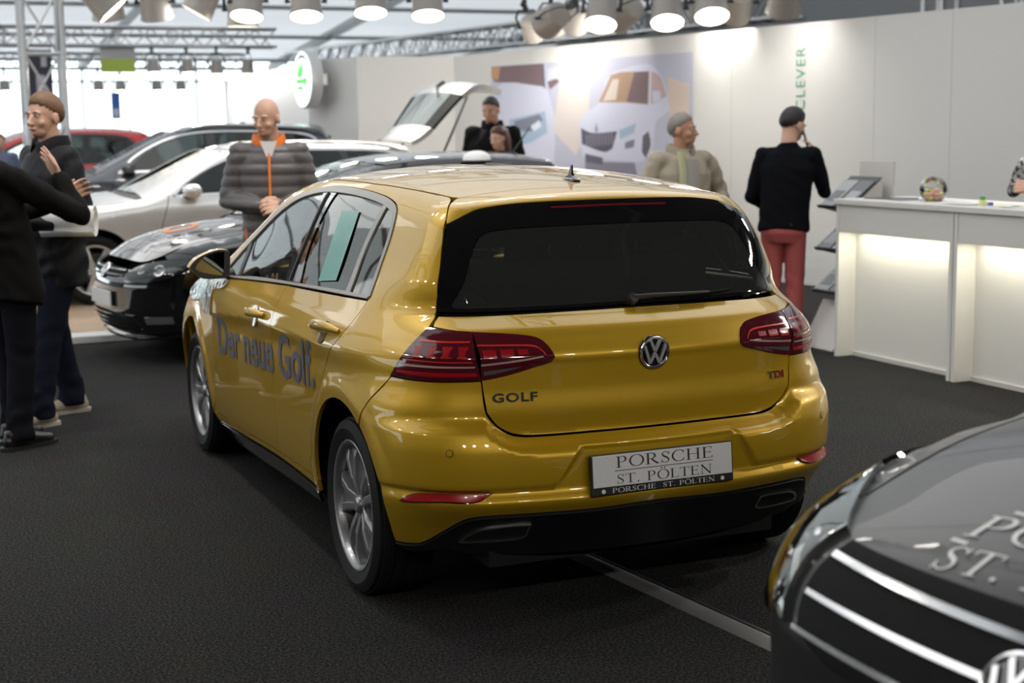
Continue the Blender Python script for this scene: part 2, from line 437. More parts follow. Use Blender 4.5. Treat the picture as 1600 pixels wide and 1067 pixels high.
def _st(pts, ws):
    """variable-width stroke as quads"""
    P = np.asarray(pts, float); d = np.gradient(P, axis=0); d /= np.linalg.norm(d, axis=1, keepdims=True) + 1e-9
    n = np.c_[-d[:, 1], d[:, 0]]; ws = np.broadcast_to(np.asarray(ws, float), (len(P),))[:, None] / 2
    A, Bq = P + n*ws, P - n*ws; k = len(P)
    return np.vstack([A, Bq]), [(i, i+1, k+i+1, k+i) for i in range(k-1)]
def _arc(cx, cy, rx, ry, a0, a1, thick=.12, thin=.045, n=28):
    t = np.radians(np.linspace(a0, a1, n)); P = np.c_[cx + rx*np.cos(t), cy + ry*np.sin(t)]
    return _st(P, thin + (thick - thin) * np.abs(np.cos(t))**1.3)
def glyph(ch):
    S = []; K, k = .125, .045
    def stem(x, y0=0, y1=1, w=K, s=.10, bot=True, top=True):
        S.append(_st([(x, y0), (x, y1)], w))
        if bot: S.append(_st([(x-w/2-s, y0+k/2), (x+w/2+s, y0+k/2)], k))
        if top: S.append(_st([(x-w/2-s, y1-k/2), (x+w/2+s, y1-k/2)], k))
    adv = .7
    if ch == 'P' or ch == 'R':
        stem(.18); S.append(_st([(.2, 1-k/2), (.42, 1-k/2)], k)); S.append(_st([(.2, .48), (.42, .48)], k)); S.append(_arc(.42, .74, .22, .24, 90, -90)); adv = .78
        if ch == 'R': S.append(_st([(.40, .48), (.58, .25), (.82, .02)], K)); S.append(_st([(.72, k/2), (.93, k/2)], k)); adv = .94
    elif ch in 'OÖ':
        S.append(_arc(.52, .5, .43, .50, 0, 360, n=48)); adv = 1.04
        if ch == 'Ö':
            for x in (.38, .66): S.append(_arc(x, 1.2, .035, .035, 0, 360, .07, .07, 12))
    elif ch == 'C':
        S.append(_arc(.52, .5, .43, .50, 48, 312, n=40)); S.append(_st([(.81, .70), (.83, .97)], k)); S.append(_st([(.83, .28), (.81, .06)], k)); adv = .93
    elif ch == 'S':
        t = np.linspace(0, 1, 30); P = smooth_poly([(.55, .84), (.40, .975), (.22, .93), (.14, .76), (.26, .58), (.45, .44), (.55, .26), (.46, .06), (.28, .02), (.12, .15)], .03, False, 80)
        q = np.linspace(0, 1, len(P)); S.append(_st(P, .045 + .09*np.exp(-((q-.5)/.2)**2))); S.append(_st([(.57, .72), (.57, .99)], k)); S.append(_st([(.10, .29), (.10, .01)], k)); adv = .68
    elif ch == 'H':
        stem(.18); stem(.82); S.append(_st([(.18, .51), (.82, .51)], k)); adv = 1.02
    elif ch == 'E':
        stem(.18)
        for y, x in ((1-k/2, .66), (.52, .56), (k/2, .70)): S.append(_st([(.2, y), (x, y)], k))
        S += [_st([(.66, 1), (.66, .82)], k), _st([(.56, .62), (.56, .42)], k), _st([(.70, 0), (.70, .2)], k)]; adv = .80
    elif ch == 'T':
        stem(.42, top=False); S.append(_st([(.06, 1-k/2), (.78, 1-k/2)], k)); S += [_st([(.06, 1), (.05, .80)], k), _st([(.78, 1), (.79, .80)], k)]; adv = .84
    elif ch == 'L':
        stem(.18); S.append(_st([(.2, k/2), (.66, k/2)], k)); S.append(_st([(.66, 0), (.67, .22)], k)); adv = .74
    elif ch == 'N':
        stem(.16, w=k, s=.10); stem(.84, w=k, s=.10, bot=False); S.append(_st([(.14, .97), (.84, .02)], K)); adv = 1.0
    elif ch == '.':
        S.append(_arc(.16, .07, .035, .035, 0, 360, .07, .07, 12)); adv = .36
    elif ch == ' ': adv = .42
    return S, adv
def serif2d(s, h, w=None, spacing=.05):
    V, Fc, x = [], [], 0.
    for ch in s:
        S, adv = glyph(ch)
        for P, Q in S:
            b = len(V); V += [(p[0] + x, p[1]) for p in P]; Fc += [tuple(i + b for i in f) for f in Q]
        x += adv + spacing
    V = np.array(V); V *= h
    if w: V[:, 0] *= w / (V[:, 0].max() - V[:, 0].min())
    V[:, 0] -= V[:, 0].min()
    return V, Fc

def letters(name, V, Fc, M, material, parent, depth=0.):
    """flat lettering placed by a matrix (local x right, y up, z out), optionally raised"""
    V = np.asarray(V); P = [M @ Vector((x, y, depth)) for x, y in V]; faces = list(Fc)
    if depth:
        cnt = {}; n = len(P)
        for f in Fc:
            for a, b in zip(f, f[1:] + f[:1]): cnt[(a, b)] = 1
        P += [M @ Vector((x, y, 0)) for x, y in V]
        faces += [(a, a+n, b+n, b) for (a, b) in cnt if (b, a) not in cnt]
    return mk(name, P, faces, material, parent, False)

# ---------------------------------------------------------------- wheels
def wheel(parent, loc, side, R=.316, rim=.228, width=.225, style='twin', mats=(ALLOY, ALLOY_SHADE), det=40, steer=0., spin=0.):
    """tyre, rim, five spokes, hub cap and brake disc; local +Z is the outward axle direction"""
    w = bpy.data.objects.new('wheel', None); COL.objects.link(w); w.parent = parent; w.location = loc
    w.rotation_euler = (0, math.radians(90) * side, steer); w.empty_display_size = .1
    h = width/2; bm = bmesh.new()
    prof = [(rim-.012, -h*.86), (rim+.008, -h*.93), (rim+.03, -h), (R-.035, -h*1.02), (R-.010, -h*.90)]
    g = h*.80
    for k in range(4):
        c = -g + (k+.5) * g*2/4
        prof += [(R-.001, c-.019), (R-.001, c+.019), (R-.010, c+.021), (R-.010, c+.0245)]
    prof += [(R-.010, h*.90), (R-.035, h*1.02), (rim+.045, h*1.03), (rim+.040, h*1.005), (rim+.012, h*.95), (rim+.004, h*.90), (rim-.012, h*.84)]
    lathe(bm, prof, det*2)
    from_bm('tyre', bm, RUBBER, w, True, angle=30)
    bm = bmesh.new()
    lathe(bm, [(rim+.006, h*.90), (rim+.003, h*.935), (rim-.006, h*.93), (rim-.012, h*.86), (rim-.016, h*.62)], det*2)
    from_bm('rim', bm, mats[0], w, True, angle=50)
    bm = bmesh.new(); lathe(bm, [(rim-.016, h*.62), (rim-.03, h*.1), (rim-.03, -h*.8), (rim, -h*.9)], det*2)
    from_bm('rim_barrel', bm, mats[1], w, True, angle=50)
    zo = h*.72
    if style == 'twin': ang0 = [spin + 2*PI*i/5 for i in range(5)]
    else: ang0 = [spin + 2*PI*i/style for i in range(style)]
    for a in ang0:
        bm = bmesh.new(); Mr = Matrix.Rotation(a, 4, 'Z')
        if style == 'twin':
            for s in (-1, 1):
                p0 = [(.030, s*.013), (.10, s*.025), (.17, s*.046), (rim-.008, s*.066)]
                W_ = [.024, .026, .029, .035]
                for lay, (dz, sc) in enumerate(((0, 1.0),)):
                    top = [zo - .012*(1 - r/rim)*0 + (.014 if 0 < i < 3 else .0) - .004 for i, (r, y) in enumerate(p0)]
                    L = [bm.verts.new((r, y - wd/2, t)) for (r, y), wd, t in zip(p0, W_, top)]; Rv = [bm.verts.new((r, y + wd/2, t)) for (r, y), wd, t in zip(p0, W_, top)]
                    L2 = [bm.verts.new((r, y - wd*.8, t-.035)) for (r, y), wd, t in zip(p0, W_, top)]; R2 = [bm.verts.new((r, y + wd*.8, t-.035)) for (r, y), wd, t in zip(p0, W_, top)]
                    for i in range(3):
                        bm.faces.new((L[i], L[i+1], Rv[i+1], Rv[i])); bm.faces.new((L2[i], L2[i+1], L[i+1], L[i])); bm.faces.new((Rv[i], Rv[i+1], R2[i+1], R2[i])); bm.faces.new((L2[i+1], L2[i], R2[i], R2[i+1]))
            # recessed web between the pair
            v = [bm.verts.new(p) for p in ((.05, -.014, zo-.012), (.05, .014, zo-.012), (rim-.01, .055, zo-.010), (rim-.01, -.055, zo-.010))]; bm.faces.new(v)
        else:
            wd = .95 * PI * rim / style / 2
            p0 = [(.035, .4), (.12, .55), (rim-.01, .9)]
            L = [bm.verts.new((r, -wd*k, zo + (.006 if r < .2 else -.004))) for r, k in p0]; Rv = [bm.verts.new((r, wd*k, zo + (.006 if r < .2 else -.004))) for r, k in p0]
            L2 = [bm.verts.new((r, -wd*k, zo-.04)) for r, k in p0]; R2 = [bm.verts.new((r, wd*k, zo-.04)) for r, k in p0]
            for i in range(2):
                bm.faces.new((L[i], L[i+1], Rv[i+1], Rv[i])); bm.faces.new((L2[i], L2[i+1], L[i+1], L[i])); bm.faces.new((Rv[i], Rv[i+1], R2[i+1], R2[i]))
        for q in bm.verts: q.co = Mr @ q.co
        from_bm('spoke', bm, mats[0], w, False, .003)
    bm = bmesh.new(); lathe(bm, [(0, zo+.012), (.022, zo+.012), (.029, zo+.006), (.031, zo-.002), (.060, zo-.008), (.064, zo-.03)], 32)
    from_bm('hub_cap', bm, mats[0], w, True)
    for k in range(5):
        bm = bmesh.new(); a = spin + 2*PI*(k+.5)/5
        lathe(bm, [(0, zo-.004), (.008, zo-.004), (.010, zo-.02)], 6, Matrix.Translation((.052*math.cos(a), .052*math.sin(a), 0)))
        from_bm('wheel_bolt', bm, SATIN_BLACK, w)
    bm = bmesh.new(); lathe(bm, [(.05, .005), (.14, .005), (.142, .0), (.142, -.015), (.05, -.015)], 40); from_bm('brake_disc', bm, STEEL, w, True)
    bm = bmesh.new(); box(bm, .06, .155, -.07, .07, -.03, .025); from_bm('brake_calliper', bm, SATIN_BLACK, w, False, .008)
    bm = bmesh.new(); lathe(bm, [(0, -.04), (rim-.035, -.04), (rim-.035, -.045), (0, -.045)], 32); from_bm('brake_shield', bm, MATT_BLACK, w)
    return w
# ================================================================ the hall
def structure():
    carpet = mat('charcoal_carpet', (.030, .029, .029), .95, spec=.1)
    nt = carpet.node_tree; b = nt.nodes['Principled BSDF']; tc = nt.nodes.new('ShaderNodeTexCoord')
    n1 = nt.nodes.new('ShaderNodeTexNoise'); n1.inputs['Scale'].default_value = 105; n1.inputs['Detail'].default_value = 5; n1.inputs['Roughness'].default_value = .75
    n2 = nt.nodes.new('ShaderNodeTexNoise'); n2.inputs['Scale'].default_value = 3; n2.inputs['Detail'].default_value = 4
    r = nt.nodes.new('ShaderNodeValToRGB'); r.color_ramp.elements[0].position = .44; r.color_ramp.elements[1].position = .66
    r.color_ramp.elements[0].color = (.005, .005, .005, 1); r.color_ramp.elements[1].color = (.072, .069, .067, 1)
    mx = nt.nodes.new('ShaderNodeMixRGB'); mx.blend_type = 'MULTIPLY'; mx.inputs[0].default_value = .35
    bp = nt.nodes.new('ShaderNodeBump'); bp.inputs['Strength'].default_value = .25; bp.inputs['Distance'].default_value = .003
    for a, c in ((tc.outputs['Object'], n1.inputs['Vector']), (tc.outputs['Object'], n2.inputs['Vector']), (n1.outputs['Fac'], r.inputs[0]), (r.outputs[0], mx.inputs[1]), (n2.outputs['Color'], mx.inputs[2]), (mx.outputs[0], b.inputs['Base Color']), (n1.outputs['Fac'], bp.inputs['Height']), (bp.outputs[0], b.inputs['Normal'])): nt.links.new(a, c)
    bm = bmesh.new(); box(bm, -18, 15, -16, 36, -.12, 0); tag(from_bm('floor', bm, carpet), 'dark charcoal carpet floor', kind='structure')
    wood = mat('light_wood_floor', (.50, .36, .24), .35, noise=(3, .12)); white = mat('white_laminate', (.80, .79, .77), .35)
    bm = bmesh.new(); box(bm, -17, 5.0, 7.35, 15.0, 0, .05); tag(from_bm('floor_platform', bm, wood), 'low wood-toned display platform', kind='structure')
    bm = bmesh.new(); box(bm, -17, 5.0, 7.08, 7.35, 0, .055); tag(from_bm('trim_1', bm, white, None, False, .004), 'white edging of the display platform', kind='structure')
    # white partition wall carrying the poster
    wallm = mat('white_partition', (.70, .69, .67), .5, spec=.3)
    W0 = Vector((6.95, 5.0, 0)); r = Vector((.16798654, -.98578929, 0)); n = Vector((-.98578929, -.16798654, 0))
    MW = Matrix(((r.x, 0, n.x, W0.x), (r.y, 0, n.y, W0.y), (0, 1, 0, 0), (0, 0, 0, 1)))     # local x right along the wall, y up, z out
    bm = bmesh.new(); box(bm, -9.94, 7.5, 0, 2.65, -.12, 0, MW); tag(from_bm('wall_right', bm, wallm), 'white partition wall', kind='structure')
    seam = mat('panel_joint', (.42, .42, .41), .6)
    for i, a in enumerate((-8.0, -6.05, -4.10, -3.03, -2.03, -1.09, -.10, .9, 1.9, 2.9)):
        bm = bmesh.new(); box(bm, a-.002, a+.002, 0, 2.645, 0, .0012, MW); tag(from_bm('trim_%d' % (i+2), bm, seam), None, kind='structure')
    # return walls to the left of the poster wall
    p0 = MW @ Vector((-9.94, 0, 0)); p1 = Vector((3.96, 15.1, 0)); p2 = Vector((3.62, 16.4, 0)); p3 = Vector((4.30, 25.0, 0))
    for nm, a, c in (('wall_back', p0, p1), ('wall_side', p1, p2), ('wall_far', p2, p3)):
        d = (c - a).normalized(); q = Vector((-d.y, d.x, 0)); 
        bm = bmesh.new(); vs_ = [a, c, c - q*.10, a - q*.10]
        lo = [bm.verts.new((v.x, v.y, 0)) for v in vs_]; hi = [bm.verts.new((v.x, v.y, 2.65)) for v in vs_]
        bm.faces.new(lo); bm.faces.new(hi)
        for i in range(4): bm.faces.new((lo[i], lo[(i+1) % 4], hi[(i+1) % 4], hi[i]))
        tag(from_bm(nm, bm, wallm), None, kind='structure')
    # outer shell of the exhibition tent
    shell = mat('tent_fabric', (.62, .63, .64), .7, noise=(.6, .06)); dark = mat('hall_grey_wall', (.28, .28, .28), .8)
    nt = shell.node_tree; tl = nt.nodes.new('ShaderNodeBsdfTranslucent'); tl.inputs[0].default_value = (.80, .82, .84, 1); mx = nt.nodes.new('ShaderNodeMixShader'); mx.inputs[0].default_value = .26
    nt.links.new(nt.nodes['Principled BSDF'].outputs[0], mx.inputs[1]); nt.links.new(tl.outputs[0], mx.inputs[2]); nt.links.new(mx.outputs[0], nt.nodes['Material Output'].inputs[0])
    bm = bmesh.new()
    ridge = [(-16, 3.7), (-7, 5.2), (1.0, 6.1), (12, 5.6), (24, 4.6), (36, 3.55)]
    for k_, ((y0, z0), (y1, z1)) in enumerate(zip(ridge, ridge[1:])):
        f = bm.faces.new([bm.verts.new(q) for q in ((-18, y0, z0), (15, y0, z0), (15, y1, z1), (-18, y1, z1))]); f.material_index = 1 if k_ < 2 else 0
    tag(from_bm('ceiling', bm, [shell, mat('blackout_canopy', (.16, .16, .165), .8)]), 'pale grey tent roof', kind='structure')  # second material: opaque dark bays out of view, added to cut light and reflections
    rib = mat('roof_beam_grey', (.36, .37, .38), .5, .3)
    k = 20
    for x in (-12, -7, -2, 3, 8, 13):
        bm = bmesh.new(); tube(bm, [(x, y, z-.16) for y, z in ridge], [(.07, .13)]*len(ridge), 4); tag(from_bm('beam_%d' % k, bm, rib), None, kind='structure'); k += 1
    for y, z in ((14, 5.2), (18, 4.9), (22, 4.55), (26, 4.2), (30, 3.85), (34, 3.5)):
        bm = bmesh.new(); tube(bm, [(-18, y, z), (15, y, z)], .05, 6); tag(from_bm('beam_%d' % k, bm, rib), None, kind='structure'); k += 1
    # far end: tall glazing with white mullions, open to the daylight
    bm = bmesh.new(); box(bm, -18, 15, 36, 36.2, 0, .3); box(bm, 12.0, 15, 36, 36.2, .3, 3.6); tag(from_bm('wall_end', bm, white), None, kind='structure')
    pane = glass('hall_glazing', (.94, .97, .97), 1.0)
    bm = bmesh.new(); box(bm, -18, 12.0, 36.08, 36.1, .3, 3.6); w1 = tag(from_bm('window_1', bm, pane), None, kind='structure')
    bm = bmesh.new()
    for x in np.arange(-18, 12.01, 3.0): box(bm, x-.03, x+.03, 36.03, 36.15, .3, 3.6)
    box(bm, -18, 12, 36.03, 36.15, 3.0, 3.06); from_bm('window_frame', bm, white, w1)
    bm = bmesh.new(); box(bm, -18.2, -18, -16, 36, 0, .9); box(bm, -18.2, -18, -16, 36, 3.2, 6.3); tag(from_bm('wall_left', bm, dark), None, kind='structure')
    bm = bmesh.new(); box(bm, -18.12, -18.1, 2, 36, .9, 3.2); w2 = tag(from_bm('added_window', bm, pane), None, kind='structure')  # unseen window band in the left wall, added to let daylight in
    bm = bmesh.new()
    for y in np.arange(2, 36.1, 2.0): box(bm, -18.16, -18.03, y-.05, y+.05, .9, 3.2)
    from_bm('window_frame', bm, white, w2)
    bm = bmesh.new(); box(bm, -18.2, -18, -16, 2, .9, 3.2); tag(from_bm('wall_left_closed', bm, dark), None, kind='structure')
    bm = bmesh.new(); box(bm, 15, 15.2, -16, 36, 0, 6.4); tag(from_bm('wall_outer', bm, dark), None, kind='structure')
    bm = bmesh.new(); box(bm, -18, 15, -16.2, -16, 0, 4.2); tag(from_bm('wall_rear', bm, dark), None, kind='structure')
    return MW

# ---------------------------------------------------------------- trusses
def truss(name, a, b, w, label, cat='truss', group=None, tri=False, step=None, r=.024, up=Vector((0, 0, 1))):
    a, b = Vector(a), Vector(b); d = (b - a).normalized(); s = d.cross(up).normalized() if abs(d.dot(up)) < .95 else d.cross(Vector((1, 0, 0))).normalized(); u = s.cross(d).normalized()
    L = (b - a).length; step = step or w
    T = thing(name, label, cat, a, 0, group)
    cor = [s*(-w/2) + u*(-w/2), s*(w/2) + u*(-w/2), s*(w/2) + u*(w/2), s*(-w/2) + u*(w/2)]
    for c in cor:
        bm = bmesh.new(); tube(bm, [c, c + d*L], r, 10); from_bm('chord', bm, ALU, T, True)
    n = max(1, int(round(L / step)))
    for f in range(4):
        c0, c1 = cor[f], cor[(f+1) % 4]; bm = bmesh.new()
        for i in range(n):
            p, q = (c0, c1) if (i+f) % 2 else (c1, c0)
            tube(bm, [p + d*(L*i/n), q + d*(L*(i+1)/n)], r*.5, 6)
            if i % 3 == 0: tube(bm, [c0 + d*(L*i/n), c1 + d*(L*i/n)], r*.5, 6)
        from_bm('lattice', bm, ALU, T, True)
    return T

# ---------------------------------------------------------------- stage spotlights
LAMP_N = [0]
def lamp_proto():
    T = thing('spotlight', 'grey cylindrical floodlight', 'spotlight', (0, 0, 0))
    shellm = mat('lamp_grey_housing', (.36, .33, .30), .45, .2); inn = mat('lamp_reflector', (.85, .85, .83), .25, .6); lens = mat('lamp_glow', (1, .98, .94), .5, emit=(1, .97, .9), estr=22)
    bm = bmesh.new(); lathe(bm, [(0, .27), (.10, .27), (.135, .255), (.145, .22), (.172, -.05), (.178, -.06), (.178, -.075), (.170, -.075), (.165, -.05), (.13, .12), (0, .14)], 28); from_bm('lamp_housing', bm, shellm, T, True, angle=45)
    bm = bmesh.new(); lathe(bm, [(0, -.035), (.10, -.045), (.164, -.050)], 28); lathe(bm, [(0, -.030), (.164, -.046)], 28); from_bm('lamp_lens', bm, lens, T, True)
    bm = bmesh.new(); tube(bm, [(-.20, 0, .10), (-.205, 0, .30), (-.12, 0, .44), (.12, 0, .44), (.205, 0, .30), (.20, 0, .10)], [(.018, .005)]*6, 6); from_bm('yoke', bm, SATIN_BLACK, T, True)
    for s in (-1, 1):
        bm = bmesh.new(); tube(bm, [(s*.165, 0, .10), (s*.225, 0, .10)], [.014, .020], 10); from_bm('yoke_knob', bm, SATIN_BLACK, T, True)
    bm = bmesh.new(); box(bm, -.03, .03, -.03, .03, .44, .56); tube(bm, [(0, -.05, .58), (0, .05, .58)], .04, 12); from_bm('clamp', bm, SATIN_BLACK, T)
    return T
def add_lamp(proto, loc, aim, power, label, first=False, group='floodlights on the trusses', blend=.8, cone=80, s=1.0, hang=False):
    loc, aim = Vector(loc), Vector(aim); d = (aim - loc).normalized()
    q = (-d).to_track_quat('Z', 'Y'); ql = q
    if hang: q = Vector((-d.x*.15, -d.y*.15, 1)).to_track_quat('Z', 'Y')
    if first: T = proto; T.location = loc; T.rotation_euler = q.to_euler(); T['label'] = label
    else: T = copy_thing(proto, loc, q.to_euler(), label)
    T['group'] = group; T.scale = (s, s, s)
    if power:
        l = bpy.data.lights.new('lamp_beam', 'SPOT'); l.energy = power; l.spot_size = math.radians(cone); l.spot_blend = blend; l.shadow_soft_size = .14; l.color = (1, .955, .88)
        o = bpy.data.objects.new('lamp_beam', l); COL.objects.link(o); o.location = loc + d*.10*s; o.rotation_euler = ql.to_euler()
    return T
def lights():
    P = lamp_proto(); first = True
    # row over the display platform (left half of the picture)
    rows = [((.12, 11.6, 2.93), (.35, .7), 150, 'floodlight with bright rim second from the tower truss'), ((.60, 11.45, 2.93), (.5, .8), 150, 'brown floodlight third from the tower truss, its lens hidden by the housing'),
            ((1.02, 11.25, 2.97), (-1.5, .4), 60, 'floodlight turned sideways left of the brightest row'), ((1.50, 11.1, 2.93), (-.5, -.85), 110, 'front one of two overlapping floodlights with a glowing lens'),
            ((1.60, 11.75, 2.88), (0, .1), 60, 'rear one of two overlapping floodlights, mostly hidden'), ((2.08, 10.85, 2.92), (-.25, -.85), 110, 'glowing floodlight between the overlapping pair and the white disc sign'),
            ((2.72, 10.6, 2.95), (-.25, -.85), 110, 'glowing floodlight above the open tailgate, left of two'), ((3.28, 10.35, 2.91), (-.25, -.85), 110, 'glowing floodlight above the open tailgate, right of two'),
            ((-.18, 9.6, 2.84), (2.2, -.5), 70, 'grey floodlight tilted right beside the tower truss top')]
    for loc, aim, pw, lb in rows:
        add_lamp(P, loc, (loc[0] + aim[0], loc[1] + aim[1], .3), pw, lb, first); first = False
    # cluster in front of the poster wall
    cl = [((5.15, 11.75, 2.78), (6.0, 12.6, 1.6), 12, 'small lit floodlight at the left end of the poster-wall cluster', .8), ((5.2, 11.3, 2.82), (5.9, 12.5, 1.4), 12, 'small lit floodlight second in the poster-wall cluster', .8), ((5.3, 10.9, 2.82), (5.9, 12.2, 1.4), 12, 'small lit floodlight third in the poster-wall cluster', .8),
          ((4.70, 10.35, 2.80), (4.2, 14.6, 1.5), 130, 'grey floodlight pitched to the left above the poster', 1.), ((4.95, 9.55, 2.78), (4.2, 8.5, .4), 100, 'large glowing floodlight above the first half of the poster', 1.), ((5.55, 10.25, 2.86), (4.6, 14.2, 1.2), 35, 'floodlight turned away behind the large glowing one', 1.),
          ((5.45, 9.0, 2.77), (4.9, 7.9, .4), 100, 'glowing floodlight above the middle of the poster', 1.), ((6.05, 9.25, 2.86), (6.4, 9.6, 1.0), 9, 'floodlight half hidden behind the glowing ones, lens to the wall', 1.), ((5.6, 8.35, 2.79), (5.1, 7.2, .4), 100, 'glowing floodlight above the right edge of the poster', 1.),
          ((5.98, 7.62, 2.80), (6.6, 8.9, .9), 0, 'dark floodlight tilted to the right end of the cluster', 1.), ((6.12, 8.74, 2.84), (6.4, 9.6, 2.2), 10, 'last floodlight of the cluster, washing the white wall', 1.)]
    for loc, aim, pw, lb, s in cl: add_lamp(P, loc, aim, pw, lb, group='floodlights above the poster wall', s=s)
    # far rows over the back of the hall
    far = [(2.79, 0), (3.44, 0), (4.0, 0), (4.6, 0)]
    for i, (x, y) in enumerate(far): add_lamp(P, (x, 24.23, 2.83), (x + (1.1, .45, 0, -.6)[i], (19.5, 21.3, 24.2, 24.1)[i], (1.3, 1.3, .4, 1.4)[i]), (300, 250, 40, 0)[i], ('small far floodlight turned sideways, leftmost of its row', 'small dark far floodlight hanging straight, second of its row', 'small far floodlight with lit rim, third of its row', 'small far floodlight nearest the round green sign')[i], group='floodlights on the far truss', s=.75, cone=120, hang=True)
    far2 = [(.58, 0), (2.61, 0), (3.10, 0), (3.92, 0), (4.47, 0)]
    for i, (x, y) in enumerate(far2): add_lamp(P, (x, 30.33, 2.66), (x, 30.0, .4), 0, 'tiny distant floodlight above the bright hall end, number %s from the left' % ('one', 'two', 'three', 'four', 'five')[i], group='floodlights at the hall end', s=.75)
    # the same rig continues above and behind the viewpoint
    for i, (x, y) in enumerate([(-5.6, -2.0), (-5.6, -.6), (-5.6, .8), (-5.6, 2.2)]): add_lamp(P, (x, y, 3.5), (x + 2.2, y + .6, .3), 22, 'floodlight of the rig to the left of the yellow car', group='floodlights left of the yellow car', cone=95)
    for i, x in enumerate(np.linspace(-4.2, 3.4, 7)): add_lamp(P, (x, -6.2, 3.5), (x*.6 + .3, -1.2, .5), 60, 'floodlight of the rig behind the viewpoint', group='floodlights behind the viewpoint', cone=95)
    for i, (x, y) in enumerate([(4.9, -1.6), (4.9, -.2), (4.9, 1.2), (4.9, 2.6)]): add_lamp(P, (x, y, 3.4), (x + 1.2 if i > 1 else x - 1.4, y, .4), 270, 'unseen floodlight added above the counter', group='floodlights above the counter', cone=100)  # out of view, added over the counter to brighten the white wall
    for i, (x, y) in enumerate([(-1.6, 1.0), (-1.6, 2.2), (-1.6, 3.4), (.9, 1.6), (.9, 2.8), (.9, 4.0)]): add_lamp(P, (x, y, 4.0), (x + .2, y + .3, .3), 75, 'floodlight of the rig above the yellow car', group='floodlights above the yellow car', cone=95)

def trusses():
    truss('truss_tower', (.00, 17.1, 0), (.00, 17.1, 4.6), .52, 'upright square aluminium truss tower behind the man in the navy jacket', 'truss', step=.85, r=.038)
    truss('lighting_truss', (-8, 24.4, 3.46), (5.2, 24.4, 3.47), .34, 'long horizontal truss across the bright hall end, nearer of two', 'truss', 'trusses across the hall end', r=.03)
    truss('lighting_truss', (-8, 30.5, 3.30), (6.0, 30.5, 3.30), .34, 'long horizontal truss across the bright hall end, farther and lower of two', 'truss', 'trusses across the hall end', r=.03)
    truss('lighting_truss', (7.6, 32.0, 3.42), (9.0, 12.0, 3.22), .36, 'sloping lattice truss passing above the white wall', 'truss', r=.03)
    for i, a in enumerate((7.15, 7.45)):
        T = thing('truss_upright', ('left', 'right')[i] + ' pair of upright aluminium truss tubes rising behind the white wall', 'truss', (a, 6.9 - .75*i - .2, 0), .2, 'truss legs behind the wall')
        for dx, dy in ((0, 0), (.22, 0), (0, .22), (.22, .22)):
            bm = bmesh.new(); tube(bm, [(dx, dy, 0), (dx, dy, 3.6)], .03, 10); from_bm('tube', bm, ALU, T, True)
        bm = bmesh.new()
        for z in np.arange(.4, 3.6, .38): tube(bm, [(0, 0, z), (.22, 0, z)], .014, 6); tube(bm, [(0, .22, z), (.22, .22, z)], .014, 6); tube(bm, [(0, 0, z), (0, .22, z)], .014, 6)
        from_bm('lattice', bm, ALU, T, True)
    # the rig above and behind the viewpoint
    truss('lighting_truss', (-5.6, -3, 4.15), (-5.6, 4, 4.15), .3, 'lattice truss carrying lamps to the left of the yellow car', 'truss', r=.025)
    truss('lighting_truss', (-5, -6.2, 4.15), (4.6, -6.2, 4.15), .3, 'lattice truss carrying lamps behind the viewpoint', 'truss', r=.025)
    truss('lighting_truss', (4.9, -2.5, 4.15), (4.9, 3.4, 4.15), .3, 'lattice truss carrying lamps above the counter', 'truss', r=.025)
    truss('lighting_truss', (-1.6, 0, 4.77), (-1.6, 4.4, 4.77), .3, 'lattice truss carrying lamps above the left of the yellow car', 'truss', r=.025)
    truss('lighting_truss', (.9, .6, 4.77), (.9, 5, 4.77), .3, 'lattice truss carrying lamps above the right of the yellow car', 'truss', r=.025)
    truss('lighting_truss', (-1.2, 11.95, 3.68), (3.9, 10.15, 3.68), .3, 'lattice truss carrying the row of lamps above the silver estate', 'truss', r=.025)
    truss('lighting_truss', (4.9, 12.2, 3.53), (6.1, 7.2, 3.53), .3, 'lattice truss carrying the lamp cluster above the poster', 'truss', r=.025)
# ================================================================ the yellow hatchback
def arc_pts(cy, cz, r, a0, a1, n=24):
    t = np.radians(np.linspace(a0, a1, n)); return [(cy + r*math.cos(q), cz + r*math.sin(q)) for q in t]
def mir(pts):   # left half outline (ending on the centre line or not) closed over to the right
    return list(pts) + [(-u, v) for u, v in reversed(pts) if abs(u) > 1e-6]

